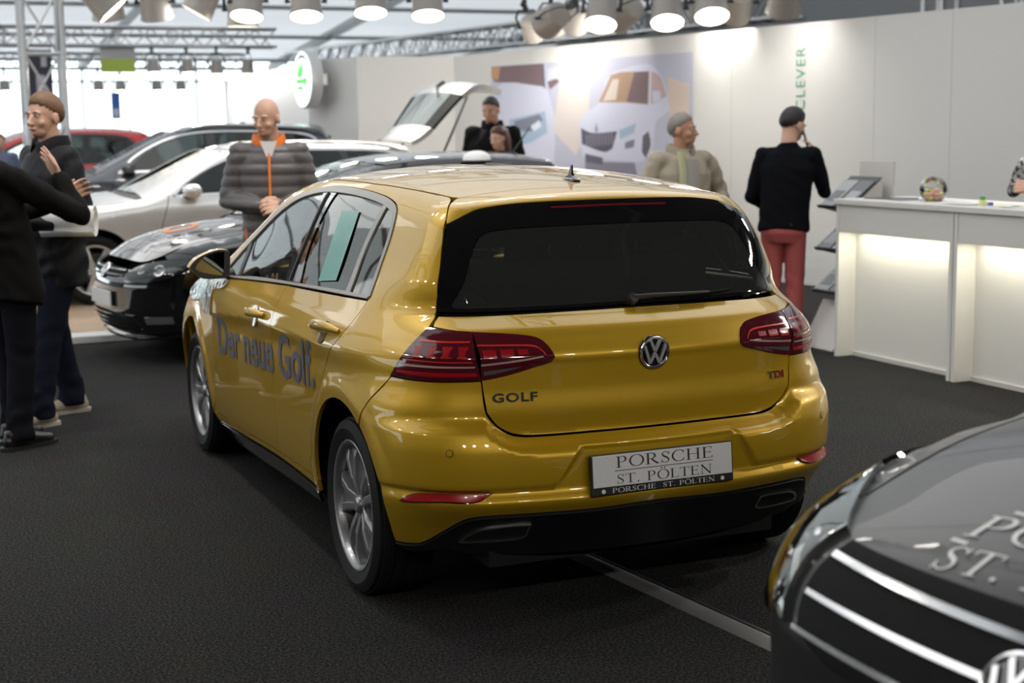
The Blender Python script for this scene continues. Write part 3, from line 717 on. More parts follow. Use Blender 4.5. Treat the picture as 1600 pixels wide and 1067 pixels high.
def build_golf():
    B = GOLF; G = thing('hatchback_car', 'shiny yellow hatchback car parked with its rear to the viewer', 'car', (0, 0, 0))
    P = PAINT_GOLD
    AX = -.05
    DLO_TOP = [(-.081, 1.050), (-.091, 1.062), (-.040, 1.165), (-.011, 1.258), (.028, 1.328), (.065, 1.356), (.157, 1.379), (.33, 1.397), (.593, 1.410), (.904, 1.410), (1.103, 1.396), (1.287, 1.369), (1.414, 1.335), (1.59, 1.271), (1.777, 1.180), (1.90, 1.095), (1.965, 1.02)]
    BELT = [(1.93, .962), (1.775, .968), (1.35, .993), (.860, 1.019), (.40, 1.035), (-.081, 1.048)]
    B_GAP = [(.845, 1.020), (.862, .90), (.885, .70), (.905, .50), (.93, .324)]
    R_GAP = [(-.085, 1.048), (-.082, 1.02), (-.044, .929), (.079, .824), (.18, .713), (.253, .626), (.307, .532), (.354, .439), (.418, .394), (.455, .331)]
    sy = np.linspace(1.50, -.17, 16); sx = np.interp(sy, [-.19, .1, .5, 1.2, 1.55], [.492, .535, .563, .56, .535])
    seam = B.project(np.c_[-sx, sy], 'top'); SEAM = [(q[1], q[2]) for q in seam]
    HATCH = [(-.183, 1.397), (-.255, 1.378), (-.312, 1.328), (-.370, 1.215), (-.397, 1.112), (-.411, 1.029), (-.433, 1.011), (-.451, .989), (-.451, .928), (-.428, .875), (-.405, .832)]
    ARCH = arc_pts(-.06, .33, .375, 122, 0, 26)
    side = list(R_GAP[::-1]) + DLO_TOP[1:] + [(2.10, .99), (2.30, 1.035), (2.12, 1.135), (1.87, 1.265), (1.66, 1.365)] + SEAM + HATCH[1:] + [(-.382, .802), (-.297, .706)] + ARCH + [(.315, .331)]
    both('body_side_frame', B, side, 'side', P, G, sp=.020)
    both('rear_door', B, [B_GAP[0]] + [(.40, 1.033)] + R_GAP + B_GAP[:0:-1], 'side', P, G, sp=.016)
    fd = BELT[:4] + B_GAP + [(1.2, .311), (1.55, .294), (1.9, .283), (2.20, .278), (2.13, .36), (2.073, .559), (2.036, .75), (2.03, .962)]
    both('front_door', B, fd, 'side', P, G, sp=.016)
    both('rocker_sill', B, [(2.235, .272), (1.9, .279), (1.55, .290), (1.2, .307), (.93, .320), (.455, .327), (.32, .327), (.325, .285), (.52, .297), (.96, .295), (1.56, .266), (2.235, .225)], 'side', P, G, sp=.02)
    both('side_skirt', B, [(2.215, .224), (1.56, .262), (.96, .291), (.52, .293), (.33, .282), (.36, .235), (.74, .225), (1.28, .20), (1.88, .172), (2.19, .16)], 'side', GLOSS_BLACK, G, sp=.02, off=.006)
    fen = [(2.03, .958), (2.036, .75), (2.073, .559), (2.13, .36), (2.225, .27)] + arc_pts(2.60, .33, .375, 178, 8, 26) + [(3.12, .45), (3.13, .70), (3.0, .80), (2.8, .875), (2.5, .945), (2.2, .985)]
    both('front_fender', B, fen, 'side', P, G, sp=.022)
    # ---- glass and trims of the side windows
    top_in = [(y, z) for y, z in DLO_TOP]
    band = lambda pts, w: strip(B, pts, w)
    both('window_frame_trim', B, shrink_open(DLO_TOP[1:], BELT, .026), 'side', TRIM_GREY, G, sp=.02, off=.004, smooth=False)
    both('belt_trim', B, [(1.925, .964), (1.775, .970), (1.35, .995), (.860, 1.021), (.40, 1.037), (-.081, 1.050), (-.088, 1.061), (.15, 1.060), (.88, 1.034), (1.35, 1.012), (1.72, .985), (1.93, .979)], 'side', TRIM_GREY, G, sp=.02, off=.006)
    both('pillar_cover', B, [(.975, 1.388), (.97, 1.31), (.97, 1.236), (.966, 1.146), (.943, 1.077), (.90, 1.036), (.69, 1.043), (.74, 1.10), (.785, 1.158), (.809, 1.239), (.812, 1.305), (.80, 1.389)], 'side', GLOSS_BLACK, G, sp=.02, off=.001, gap=0)
    both('pillar_rib', B, [(.905, 1.386), (.885, 1.24), (.86, 1.12), (.835, 1.038), (.82, 1.038), (.845, 1.12), (.868, 1.24), (.888, 1.386)], 'side', SATIN_BLACK, G, sp=.02, off=.008)
    both('front_side_window', B, [(1.66, .992), (1.79, 1.12), (1.70, 1.185), (1.57, 1.25), (1.41, 1.308), (1.287, 1.344), (1.10, 1.371), (.975, 1.386), (.97, 1.31), (.97, 1.236), (.966, 1.146), (.943, 1.077), (.90, 1.036), (1.35, 1.014)], 'side', GLASS_CLEAR, G, sp=.03, off=-.004, gap=0, lip=0)
    both('window_divider', B, [(1.70, .988), (1.84, 1.115), (1.79, 1.135), (1.655, .99)], 'side', SATIN_BLACK, G, sp=.02, off=.001)
    both('mirror_corner_glass', B, [(1.925, .981), (1.94, 1.02), (1.885, 1.082), (1.84, 1.113), (1.70, .988)], 'side', GLASS_TINT, G, sp=.03, off=-.003, gap=0, lip=0)
    both('rear_side_window', B, [(.80, 1.386), (.60, 1.387), (.40, 1.379), (.208, 1.363), (.208, 1.200), (.156, 1.060), (.69, 1.043), (.74, 1.10), (.785, 1.158), (.809, 1.239), (.812, 1.305)], 'side', GLASS_TINT, G, sp=.03, off=-.004, gap=0, lip=0)
    both('quarter_window', B, [(.164, 1.358), (.095, 1.345), (.066, 1.335), (.03, 1.281), (-.006, 1.211), (-.055, 1.10), (-.068, 1.062), (.112, 1.061), (.171, 1.202)], 'side', GLASS_TINT, G, sp=.03, off=-.004, gap=0, lip=0)
    both('door_frame_bar', B, [(.208, 1.366), (.208, 1.200), (.156, 1.058), (.112, 1.060), (.171, 1.202), (.164, 1.362)], 'side', TRIM_GREY, G, sp=.02, off=.002, gap=0)
    panel('window_sheet', B, [(.61, 1.326), (.412, 1.333), (.304, 1.082), (.491, 1.064)], 'side', mat('teal_sheet', (.075, .27, .23), .25), G, sp=.03, off=.0012, lip=0, smooth=False)
    # ---- roof, spoiler, rear glass, tailgate
    rg = [(0, -.247), (-.059, -.245), (-.242, -.216), (-.381, -.197), (-.457, -.193), (-.484, -.185)]
    roof = rg[::-1] + [(-u, v) for u, v in rg[1:]] + [(x, y) for x, y in zip(sx[::-1], sy[::-1])] + [(.30, 1.545), (0, 1.56), (-.30, 1.545)] + [(-x, y) for x, y in zip(sx, sy)]
    panel('roof', B, roof, 'top', P, G, sp=.035)
    pts3 = lambda pts, m, md=None: B.project(pts, m, -1, md)
    dg = lambda Q: [(q[0], (q[1] + q[2]) / math.sqrt(2)) for q in Q]
    BLK = [(-.581, 1.316), (-.55, 1.331), (-.512, 1.348), (-.472, 1.363), (-.416, 1.372), (-.349, 1.379), (-.237, 1.3835), (-.12, 1.385), (0, 1.3855)]
    gapL = dg(pts3(rg, 'top')); hl = dg(pts3([(-.255, 1.378), (-.312, 1.328)], 'side')); bl = dg(pts3(BLK, 'rear'))
    half_sp = gapL + hl + bl
    panel('spoiler', B, half_sp + [(-u, v) for u, v in reversed(half_sp[1:-1])], 'diag', P, G, sp=.02)
    gl_left = [(-.617, 1.215), (-.643, 1.112), (-.657, 1.031)]
    gl_bot = [(-.321, 1.033), (0, 1.0355)]
    outer = mir(BLK[::-1] + gl_left + gl_bot)
    clear = mir([(0, 1.302), (-.25, 1.300), (-.43, 1.292), (-.485, 1.275), (-.515, 1.235), (-.565, 1.13), (-.612, 1.055), (-.60, 1.045), (-.3, 1.046), (0, 1.048)])
    panel('rear_window_surround', B, outer, 'rear', GLOSS_BLACK, G, sp=.022, off=.003, holes=[clear])
    panel('rear_window', B, clear, 'rear', GLASS_REAR, G, sp=.035, off=.002, gap=0, lip=0)
    panel('high_brake_light', B, [(-.225, 1.367), (0, 1.370), (.225, 1.367), (.222, 1.357), (0, 1.360), (-.222, 1.357)], 'rear', DARK_RED_LENS if False else mat('brake_light_lens', (.18, .01, .02), .15, 0, 1), G, sp=.012, off=.0075, lip=.004)
    lt_top = [(-.699, .987), (-.645, .984), (-.590, .979)]
    gate_light = [(-.590, .979), (-.490, .973), (-.408, .962), (-.379, .949), (-.360, .925), (-.350, .898), (-.361, .884), (-.43, .864), (-.499, .846), (-.551, .836), (-.586, .831)]
    gate = [(0, 1.029), (-.321, 1.0265), (-.655, 1.022), (-.673, 1.008), (-.688, .992)] + lt_top[1:] + gate_light[1:] + [(-.574, .724), (-.544, .684), (-.512, .661), (-.481, .649), (-.43, .643), (-.2, .644), (0, .6445)]
    panel('tailgate', B, mir(gate), 'rear', P, G, sp=.014, corner=30)
    # ---- tail lights: body half and tailgate half on each side
    for m in (False, True):
        sg = 1 if m else -1
        L = panel('tail_light', B, [(-.590, .979), (-.652, .984), (-.717, .988), (-.763, .93), (-.825, .834), (-.73, .827), (-.634, .827), (-.540, .830), (-.557, .922), (-.574, .979)][2:] , 'cyl', DARK_RED_LENS, G, sp=.02, off=.005, mirror=m, gap=.0006)
        Gt = panel('tailgate_light', B, gate_light, 'rear', DARK_RED_LENS, G, sp=.018, off=.005, mirror=m, gap=.0006)
        panel('light_bar', B, [(-.795, .868), (-.66, .868), (-.556, .870), (-.553, .880), (-.66, .879), (-.787, .881)], 'cyl', PINK_BAR, L, sp=.02, off=.0065, mirror=m, lip=0)
        panel('light_bar', B, [(-.783, .888), (-.66, .886), (-.560, .887), (-.561, .894), (-.66, .893), (-.775, .896)], 'cyl', RED_BAR, L, sp=.02, off=.0065, mirror=m, lip=0)
        panel('light_bar', B, [(-.735, .945), (-.66, .943), (-.572, .944), (-.572, .953), (-.66, .952), (-.728, .955)], 'cyl', RED_BAR, L, sp=.02, off=.0065, mirror=m, lip=0)
        panel('reflector', B, [(-.80, .858), (-.66, .857), (-.552, .858), (-.548, .842), (-.66, .840), (-.74, .841), (-.80, .846)], 'cyl', RED_LENS, L, sp=.02, off=.0062, mirror=m, lip=0)
        panel('light_bar', B, [(-.588, .876), (-.45, .889), (-.385, .897), (-.388, .904), (-.45, .898), (-.588, .887)], 'rear', PINK_BAR, Gt, sp=.02, off=.0065, mirror=m, lip=0)
        panel('light_bar', B, [(-.590, .943), (-.46, .940), (-.405, .934), (-.382, .915), (-.374, .902), (-.382, .902), (-.395, .918), (-.412, .926), (-.46, .931), (-.590, .934)], 'rear', RED_BAR, Gt, sp=.015, off=.0065, mirror=m, lip=0)
        panel('light_band', B, [(-.800, .842), (-.66, .836), (-.545, .838), (-.548, .832), (-.66, .830), (-.80, .836)], 'cyl', GLOSS_BLACK, L, sp=.02, off=.0064, mirror=m, lip=0)
        for k, (u0, u1, z0, z1) in enumerate(((-.745, -.715, .898, .936), (-.700, -.668, .898, .936), (-.655, -.620, .898, .936), (-.608, -.575, .898, .936))):
            panel('light_cell', B, [(u0, z0), (u0, z1), (u1, z1), (u1, z0)], 'cyl', RED_LENS, L, sp=.02, off=.0058, mirror=m, lip=0, smooth=False)
        for k, (x0, x1, z0, z1) in enumerate(((-.580, -.535, .898, .926), (-.525, -.480, .902, .926), (-.470, -.432, .906, .925))):
            panel('light_cell', B, [(x0, z0), (x0, z1), (x1, z1), (x1, z0)], 'rear', RED_LENS, Gt, sp=.02, off=.0058, mirror=m, lip=0, smooth=False)
        panel('reversing_lamp', B, [(-.582, .862), (-.52, .868), (-.455, .874), (-.452, .870), (-.51, .856), (-.578, .844)], 'rear', CLEAR_LENS, Gt, sp=.02, off=.0065, mirror=m, lip=0)
    # ---- rear bumper, diffuser, exhaust trims
    dif = [(0, .4015), (-.12, .397), (-.204, .392), (-.367, .392), (-.451, .392), (-.506, .392), (-.554, .388), (-.588, .377), (-.619, .356), (-.666, .321), (-.729, .278), (-.775, .267), (-.833, .266)]
    arch_up = [(-.836, .35), (-.846, .45), (-.872, .52), (-.918, .60), (-.962, .647), (-.937, .706), (-.85, .80), (-.825, .830)]
    topb = [(-.73, .825), (-.634, .825), (-.5405, .828), (-.527, .724), (-.502, .682), (-.475, .657), (-.448, .645), (-.40, .6395), (-.2, .641), (0, .6415)]
    panel('rear_bumper', B, mir(dif + arch_up + topb), 'cyl', P, G, sp=.013, mod=bumper_mod, corner=32, lip=.02)
    difb = [(-.80, .243), (-.733, .246), (-.70, .258), (-.66, .262), (-.60, .245), (-.40, .225), (0, .22)]
    EX = [(-.622, .292), (-.594, .322), (-.549, .345), (-.459, .356), (-.405, .355), (-.420, .304), (-.447, .293), (-.60, .290)]
    panel('rear_diffuser', B, mir([(u, v - .001) for u, v in dif] + difb), 'cyl', mat('diffuser_black', (.006, .006, .0065), .5, 0, 0, .3), G, sp=.02, mod=bumper_mod, off=.008, lip=.05)
    for m in (False, True):
        e_in = shrink(smooth_poly(EX, .01, True, 30), .007)
        t = panel('exhaust_trim', B, smooth_poly(EX, .01, True, 30), 'cyl', CHROME, G, sp=.01, mod=bumper_mod, off=.0125, holes=[e_in], mirror=m, smooth=False, gap=0, lip=.005)
        panel('exhaust_mesh', B, e_in, 'cyl', MATT_BLACK, t, sp=.02, mod=bumper_mod, off=.0095, mirror=m, smooth=False, gap=0, lip=0)
        RF = [(-.777, .433), (-.741, .458), (-.70, .469), (-.626, .472), (-.502, .471), (-.544, .442), (-.644, .440), (-.759, .431)]
        rb = panel('bumper_reflector', B, RF, 'cyl', GLOSS_BLACK, G, sp=.02, mod=bumper_mod, off=.005, mirror=m)
        panel('reflector_lens', B, [(-.777, .433), (-.741, .458), (-.70, .469), (-.626, .472), (-.502, .471), (-.544, .442), (-.644, .440), (-.759, .431)], 'cyl', RED_LENS, rb, sp=.02, mod=bumper_mod, off=.0068, mirror=m, gap=.0045)
        for a, z in ((.616, .607), (.255, .594)):
            q = B.project([(-a if not m else a, z)], 'cyl', -1, bumper_mod)[0]; n = B.normal(q[None], bumper_mod)[0]
            bm = bmesh.new(); lathe(bm, [(0, .0025), (.0095, .0025), (.0105, .001), (.0105, -.004)], 24, surf_matrix(Vector(q), Vector(n)))
            so = from_bm('parking_sensor', bm, P, G, True)
            bm = bmesh.new(); lathe(bm, [(.0105, .0006), (.0125, .0006), (.0125, -.003), (.0105, -.003)], 24, surf_matrix(Vector(q), Vector(n)), True)
            from_bm('sensor_ring', bm, SATIN_BLACK, so, True)
    bm = bmesh.new(); q = B.project([(.43, .463)], 'cyl', -1, bumper_mod)[0]; n = B.normal(q[None], bumper_mod)[0]
    box(bm, -.022, .022, -.02, .02, -.004, .0025, surf_matrix(Vector(q), Vector(n))); from_bm('tow_eye_cover', bm, P, G, False, .002)
    # ---- number plate
    M = Matrix.Translation((0, -.772, .5105)) @ Matrix.Rotation(math.radians(90 - 4.5), 4, 'X')
    bm = bmesh.new(); box(bm, -.267, .267, -.068, .068, -.014, .004, M); pl = from_bm('number_plate', bm, SATIN_BLACK, G, False, .005)
    bm = bmesh.new(); box(bm, -.261, .261, -.040, .064, .003, .0055, M); wp = from_bm('plate_face', bm, WHITE_PLATE, pl, False, .002)
    V, F_ = serif2d('PORSCHE', .037, .362); letters('plate_lettering', V, F_, M @ Matrix.Translation((-.176, .020, .006)), BLACK_INK, wp)
    V, F_ = serif2d('ST. PÖLTEN', .031, .355); letters('plate_lettering', V, F_, M @ Matrix.Translation((-.174, -.033, .006)), BLACK_INK, wp)
    bm = bmesh.new(); box(bm, -.182, .187, .0095, .0115, .0055, .0062, M); from_bm('plate_rule', bm, BLACK_INK, wp)
    V, F_ = serif2d('PORSCHE  ST. PÖLTEN', .016, .385); letters('holder_lettering', V, F_, M @ Matrix.Translation((-.193, -.0615, .0046)), WHITE_INK, pl)
    for x in (-.225, .222):
        bm = bmesh.new(); lathe(bm, [(0, .0062), (.007, .0062), (.0075, .0035)], 16, M @ Matrix.Translation((x, -.054, 0))); from_bm('holder_stud', bm, WHITE_PLATE, pl, True)
    # ---- badges
    q, n = frame_at(B, 0, .892, 'rear'); ME = surf_matrix(q, n)
    bm = bmesh.new(); lathe(bm, [(0, .006), (.046, .006), (.0575, .004), (.0575, -.006)], 48, ME); em = from_bm('emblem', bm, mat('emblem_black', (.008, .008, .010), .12, 0, 1), G, True)
    bm = bmesh.new(); lathe(bm, [(.0455, .009), (.049, .0115), (.053, .0105), (.0555, .006), (.0445, .006)], 48, ME, True); from_bm('emblem_ring', bm, CHROME, em, True)
    def bar2(pts, w): return _st(np.array(pts), w)
    V, F_ = [], []
    for pts in ([(-.0185, .0425), (-.0005, .004)], [(.0185, .0425), (.0005, .004)], [(-.0385, .024), (-.0175, -.036)], [(-.0175, -.036), (-.0005, -.002)], [(.0005, -.002), (.0175, -.036)], [(.0175, -.036), (.0385, .024)]):
        P_, Q_ = _st(np.array(pts), .0092); b = len(V); V += list(P_); F_ += [tuple(i+b for i in f) for f in Q_]
    letters('emblem_letters', np.array(V), F_, ME @ Matrix.Translation((0, 0, .006)), mat('emblem_silver', (.82, .82, .84), .36, .8), em, .005)
    V, F_ = text2d('GOLF', 1, .022, 1.12); V = fit2d(V, .148, .0300)
    q, n = frame_at(B, -.481, .772, 'rear'); letters('model_lettering', V - [.074, .015], F_, surf_matrix(q, n, lift=.0005), CHROME_DARK_REFL, G, .004)
    V, F_ = text2d('TDI', 1, .02, 1.05); V = fit2d(V, .075, .026)
    q, n = frame_at(B, .514, .768, 'rear'); MT = surf_matrix(q, n, lift=.0005)
    Fx = np.array([V[list(f)].mean(0)[0] for f in F_])
    letters('engine_lettering', V - [.0375, .013], [f for f, x in zip(F_, Fx) if x < .024], MT, CHROME_DARK_REFL, G, .004)
    letters('engine_lettering', V - [.0375, .013], [f for f, x in zip(F_, Fx) if x >= .024], MT, mat('red_chrome', (.55, .12, .11), .15, .9), G, .004)
    # ---- slogan on the left doors
    V, F_ = text2d('Der neue Golf.', 1, .02); V = V - V.min(0); w, h = V.max(0); sc = 1.655 / w
    yy = 1.90 - V[:, 0]*sc; zz = .605 + (1.94 - yy)*.052 + V[:, 1] * .178 / (h)
    Q = B.project(np.c_[yy, zz], 'side', -1); N = B.normal(Q)
    dec = mk('slogan_lettering', Q + N*.0028, F_, mat('grey_blue_lettering', (.085, .085, .125), .45), G, False)
    # ---- door handles
    for sg in (-1, 1):
        for y0, y1, z0, z1 in ((1.235, .985, .874, .886), (.285, -.015, .922, .934)):
            pts = []
            for t in np.linspace(0, 1, 9):
                q, n = frame_at(B, y0 + (y1-y0)*t, z0 + (z1-z0)*t, 'side', sg); pts.append(q + n * (.005 + .030 * math.sin(PI*min(1, max(0, t)))**.5))
            bm = bmesh.new(); tube(bm, pts, [(.006, .010), (.011, .016), (.012, .019), (.012, .020), (.012, .020), (.012, .020), (.012, .019), (.011, .016), (.006, .010)], 12)
            hd = from_bm('door_handle', bm, P, G, True, angle=60)
            q, n = frame_at(B, y0*.55 + y1*.45, (z0+z1)/2 - .012, 'side', sg)
            bm = bmesh.new(); lathe(bm, [(0, .001), (.03, .0012), (.043, .002), (.045, .0005)], 28, surf_matrix(q, n)); from_bm('handle_recess', bm, mat('handle_recess_shade', (.22, .13, .012), .25, .5, 1.), hd, True)  # flat disc, the recess's shade put into its darker colour
    # ---- fender side markers
    for sg in (-1, 1):
        q, n = frame_at(B, 2.085, .782, 'side', sg); bm = bmesh.new(); box(bm, -.045, .045, -.010, .012, -.002, .006, surf_matrix(q, n)); from_bm('fender_badge', bm, CHROME, G, False, .004)
    # ---- mirrors
    for sg in (-1, 1):
        hs = [(-1.036, 1.027), (-1.014, 1.055), (-.969, 1.082), (-.904, 1.101), (-.863, 1.098), (-.848, 1.082), (-.853, .994), (-.862, .974), (-.88, .969), (-.974, .973), (-1.011, .999)]
        O = smooth_poly(hs, .012, True, 60); c = O.mean(0); n = len(O); verts = []; faces = []
        for k, (dy, s) in enumerate(((0, 1.0), (.012, 1.03), (.05, 1.02), (.09, .93), (.12, .74), (.135, .40))):
            verts += [(-sg*(c[0] + (p[0]-c[0])*s), 1.80 + dy, c[1] + (p[1]-c[1])*s) for p in O]
            if k: faces += [((k-1)*n+i, (k-1)*n+(i+1) % n, k*n+(i+1) % n, k*n+i) for i in range(n)]
        faces.append(tuple(range(5*n, 6*n)))
        bm = bmesh.new(); bv = [bm.verts.new(v) for v in verts]; [bm.faces.new([bv[i] for i in f]) for f in faces]
        mh = from_bm('door_mirror', bm, P, G, True, angle=50)
        inn = [(-1.01, 1.019), (-.997, 1.042), (-.958, 1.076), (-.904, 1.090), (-.872, 1.090), (-.879, .998), (-.885, .983), (-.909, .985), (-.987, 1.004)]
        I = smooth_poly(inn, .012, True, 60)
        Vt, Tt = triangulate(O, [I], .02); mk('mirror_rim', [(-sg*p[0], 1.801, p[1]) for p in Vt], Tt, SATIN_BLACK, mh, False)
        Vt, Tt = triangulate(I, [], .03); mk('mirror_glass', [(-sg*p[0], 1.806, p[1]) for p in Vt], Tt, GLASS_MIRROR, mh, False)
        bm = bmesh.new(); tube(bm, [(-sg*-.90, 1.85, .985), (-sg*-.86, 1.865, .985), (-sg*-.825, 1.87, .978)], [(.03, .02), (.035, .022), (.045, .03)], 12); from_bm('mirror_arm', bm, SATIN_BLACK, mh, True)
    # ---- clear protective film wrinkled over the left front wing
    Fo = [(2.03, .79), (1.98, .90), (1.80, .925), (1.76, .955), (1.93, .957), (2.05, .965), (2.3, .962), (2.75, .885), (2.95, .80), (2.72, .775), (2.45, .80), (2.2, .76)]
    fm = glass('clear_protective_film', (.93, .92, .90), 3.0, .05)
    if not fm.node_tree.nodes.get('wr'):
        nt = fm.node_tree; tc = nt.nodes.new('ShaderNodeTexCoord'); mp = nt.nodes.new('ShaderNodeMapping'); mp.inputs['Scale'].default_value = (8, 22, 6)
        nz = nt.nodes.new('ShaderNodeTexNoise'); nz.name = 'wr'; nz.inputs['Scale'].default_value = 1.0; nz.inputs['Detail'].default_value = 2
        bp = nt.nodes.new('ShaderNodeBump'); bp.inputs['Strength'].default_value = 1.0; bp.inputs['Distance'].default_value = .03
        nt.links.new(tc.outputs['Object'], mp.inputs[0]); nt.links.new(mp.outputs[0], nz.inputs['Vector']); nt.links.new(nz.outputs['Fac'], bp.inputs['Height'])
        for nd in nt.nodes:
            if nd.type == 'BSDF_GLOSSY': nt.links.new(bp.outputs[0], nd.inputs['Normal'])
    panel('protective_film', B, Fo, 'side', fm, G, sp=.02, off=.008, lip=0)
    # ---- antenna and wiper
    bm = bmesh.new(); q = B.project([(0, -.08)], 'top')[0]; z0 = q[2]
    pr_ = [(-.055, 0), (-.045, .010), (-.02, .016), (-.012, .028), (-.013, .058), (-.007, .060), (.012, .020), (.035, .012), (.06, 0)]
    n = len(pr_)
    L = [bm.verts.new((-.012 * (1 - .75*min(1, z/.03)), q[1] + y, z0 + z - .003)) for y, z in pr_]; Rr = [bm.verts.new((.012 * (1 - .75*min(1, z/.03)), q[1] + y, z0 + z - .003)) for y, z in pr_]
    bm.faces.new(L); bm.faces.new(Rr[::-1])
    for i in range(n): bm.faces.new((L[i], Rr[i], Rr[(i+1) % n], L[(i+1) % n]))
    an = from_bm('roof_antenna', bm, GLOSS_BLACK, G, True, angle=60)
    bm = bmesh.new(); lathe(bm, [(0, .010), (.5, .009), (.9, .005), (1, 0), (1, -.004)], 24, Matrix.Translation((0, q[1], z0)) @ Matrix.Diagonal((.026, .062, 1, 1))); from_bm('antenna_base', bm, GLOSS_BLACK, an, True)
    wp_ = []
    for x, z in ((.0, 1.052), (.08, 1.055), (.2, 1.053), (.30, 1.0515), (.40, 1.053)):
        q, n = frame_at(B, x, z, 'rear'); wp_.append(q + n*.022)
    bm = bmesh.new(); tube(bm, wp_[:4], [(.010, .010), (.014, .008), (.012, .007), (.008, .005)], 10); wi = from_bm('rear_wiper', bm, SATIN_BLACK, G, True)
    bm = bmesh.new(); tube(bm, [wp_[2] + Vector((0, .008, -.006)), wp_[3] + Vector((0, .008, -.004)), wp_[4] + Vector((0, .010, 0))], [.006, .006, .005], 8); from_bm('wiper_blade', bm, MATT_BLACK, wi, True)
    q, n = frame_at(B, 0, 1.050, 'rear'); bm = bmesh.new(); lathe(bm, [(0, .030), (.016, .028), (.020, .018), (.021, 0)], 20, surf_matrix(q, n)); from_bm('wiper_hub', bm, SATIN_BLACK, wi, True)
    # ---- windscreen, bonnet, nose
    ws = mir([(0, 2.345), (-.40, 2.325), (-.66, 2.27), (-.655, 2.20), (-.56, 1.66), (-.52, 1.575), (-.30, 1.595), (0, 1.61)])
    panel('windscreen', B, ws, 'top', GLASS_CLEAR, G, sp=.05, off=-.003, gap=0, lip=0)
    panel('cowl', B, mir([(0, 2.43), (-.45, 2.41), (-.70, 2.36), (-.68, 2.28), (-.40, 2.335), (0, 2.355)]), 'top', SATIN_BLACK, G, sp=.05, off=-.01)
    panel('bonnet', B, mir([(0, 3.36), (-.35, 3.33), (-.58, 3.22), (-.68, 3.0), (-.735, 2.7), (-.745, 2.45), (-.70, 2.38), (-.45, 2.42), (0, 2.44)]), 'top', P, G, sp=.04)
    panel('front_bumper', B, [(PI-1.15, .18), (PI-1.15, .72), (PI-.6, .76), (PI, .78), (PI+.6, .76), (PI+1.15, .72), (PI+1.15, .18)], 'cyl', P, G, sp=.05, oc=(0, 2.6), smooth=False)
    # ---- wheels, liners, dark core
    for sg in (-1, 1):
        for y, sp in ((AX, .30), (2.60, .62)):
            w = wheel(G, (sg*.752, y, .316), sg, .316, .230, .222, spin=sp)
            bm = bmesh.new(); ys = -.06 if y < 1 else 2.60
            tt = np.radians(np.linspace(2, 178, 30)); ra = [bm.verts.new((sg*.80, ys + .40*math.cos(t), .33 + .40*math.sin(t))) for t in tt]; rb = [bm.verts.new((sg*.56, ys + .40*math.cos(t), .33 + .40*math.sin(t))) for t in tt]
            for i in range(29): bm.faces.new((ra[i], ra[i+1], rb[i+1], rb[i]))
            c = bm.verts.new((sg*.56, ys, .33))
            for i in range(29): bm.faces.new((rb[i], rb[i+1], c))
            from_bm('wheel_arch_liner', bm, MATT_BLACK, G, True)
    bm = bmesh.new()
    box(bm, -.55, .55, -.58, 3.1, .19, .60); box(bm, -.80, .80, .42, 2.10, .20, .86); box(bm, -.66, .66, -.50, 3.0, .60, .80); box(bm, -.60, .60, 2.1, 3.0, .8, .90)
    from_bm('dark_core', bm, MATT_BLACK, G)  # black boxes filling the body, added to block light behind panel gaps
    # ---- cabin
    def seat(x, y, w=.50, rear=False):
        s = bpy.data.objects.new('front_seat' if not rear else 'rear_seat', None); COL.objects.link(s); s.parent = G; s.location = (x, y, 0)
        bm = bmesh.new(); box(bm, -w/2, w/2, -.05, .45, .84 if rear else .80, .90 if rear else .88); from_bm('seat_cushion', bm, CABIN, s, True, .03, 3)
        bm = bmesh.new(); Mb = Matrix.Translation((0, 0, .84)) @ Matrix.Rotation(math.radians(14), 4, 'X')
        box(bm, -w/2, w/2, -.10, .03, 0, .32 if rear else .40, Mb); from_bm('seat_back', bm, CABIN, s, True, .05, 4)
        for hx in ((0,) if not rear else (-.36, 0, .36)):
            bm = bmesh.new(); Mh = Mb @ Matrix.Translation((hx, -.03, .36 if rear else .45)); box(bm, -.125, .125, -.05, .05, .03, .18 if not rear else .12, Mh); hr = from_bm('headrest', bm, CABIN, s, True, .035, 4)
            bm = bmesh.new()
            for q in (-.06, .06): tube(bm, [Mh @ Vector((q, 0, -.06)), Mh @ Vector((q, 0, .05))], .006, 8)
            from_bm('headrest_post', bm, CHROME, hr, True)
        return s
    seat(-.37, .92); seat(.37, .92); seat(0, .10, 1.20, True)
    bm = bmesh.new(); box(bm, -.62, .62, -.40, -.02, .90, .915); from_bm('parcel_shelf', bm, CABIN, G, False, .006)
    bm = bmesh.new(); box(bm, -.72, .72, 1.80, 2.25, .84, .965); from_bm('dashboard', bm, CABIN, G, True, .05, 4)
    bm = bmesh.new(); Ms = Matrix.Translation((-.37, 1.60, .96)) @ Matrix.Rotation(math.radians(66), 4, 'X')
    lathe(bm, [(.165 + .014*math.cos(a), .014*math.sin(a)) for a in np.linspace(0, 2*PI, 9)[:-1]], 36, Ms, True); sw = from_bm('steering_wheel', bm, SATIN_BLACK, G, True)
    bm = bmesh.new(); lathe(bm, [(0, .03), (.06, .02), (.065, -.02)], 20, Ms)
    for a in (0, PI, -PI/2): tube(bm, [Ms @ Vector((.05*math.cos(a), .05*math.sin(a), 0)), Ms @ Vector((.16*math.cos(a), .16*math.sin(a), 0))], [(.016, .008), (.012, .007)], 8)
    from_bm('steering_hub', bm, SATIN_BLACK, sw, True)
    bm = bmesh.new(); box(bm, -.10, .10, 1.60, 1.62, 1.30, 1.37); from_bm('interior_mirror', bm, SATIN_BLACK, G, False, .01)
    V, T_ = triangulate(smooth_poly([(-.50, -.10), (-.52, .5), (-.52, 1.2), (-.46, 1.5), (.46, 1.5), (.52, 1.2), (.52, .5), (.50, -.10)], .05), [], .1)
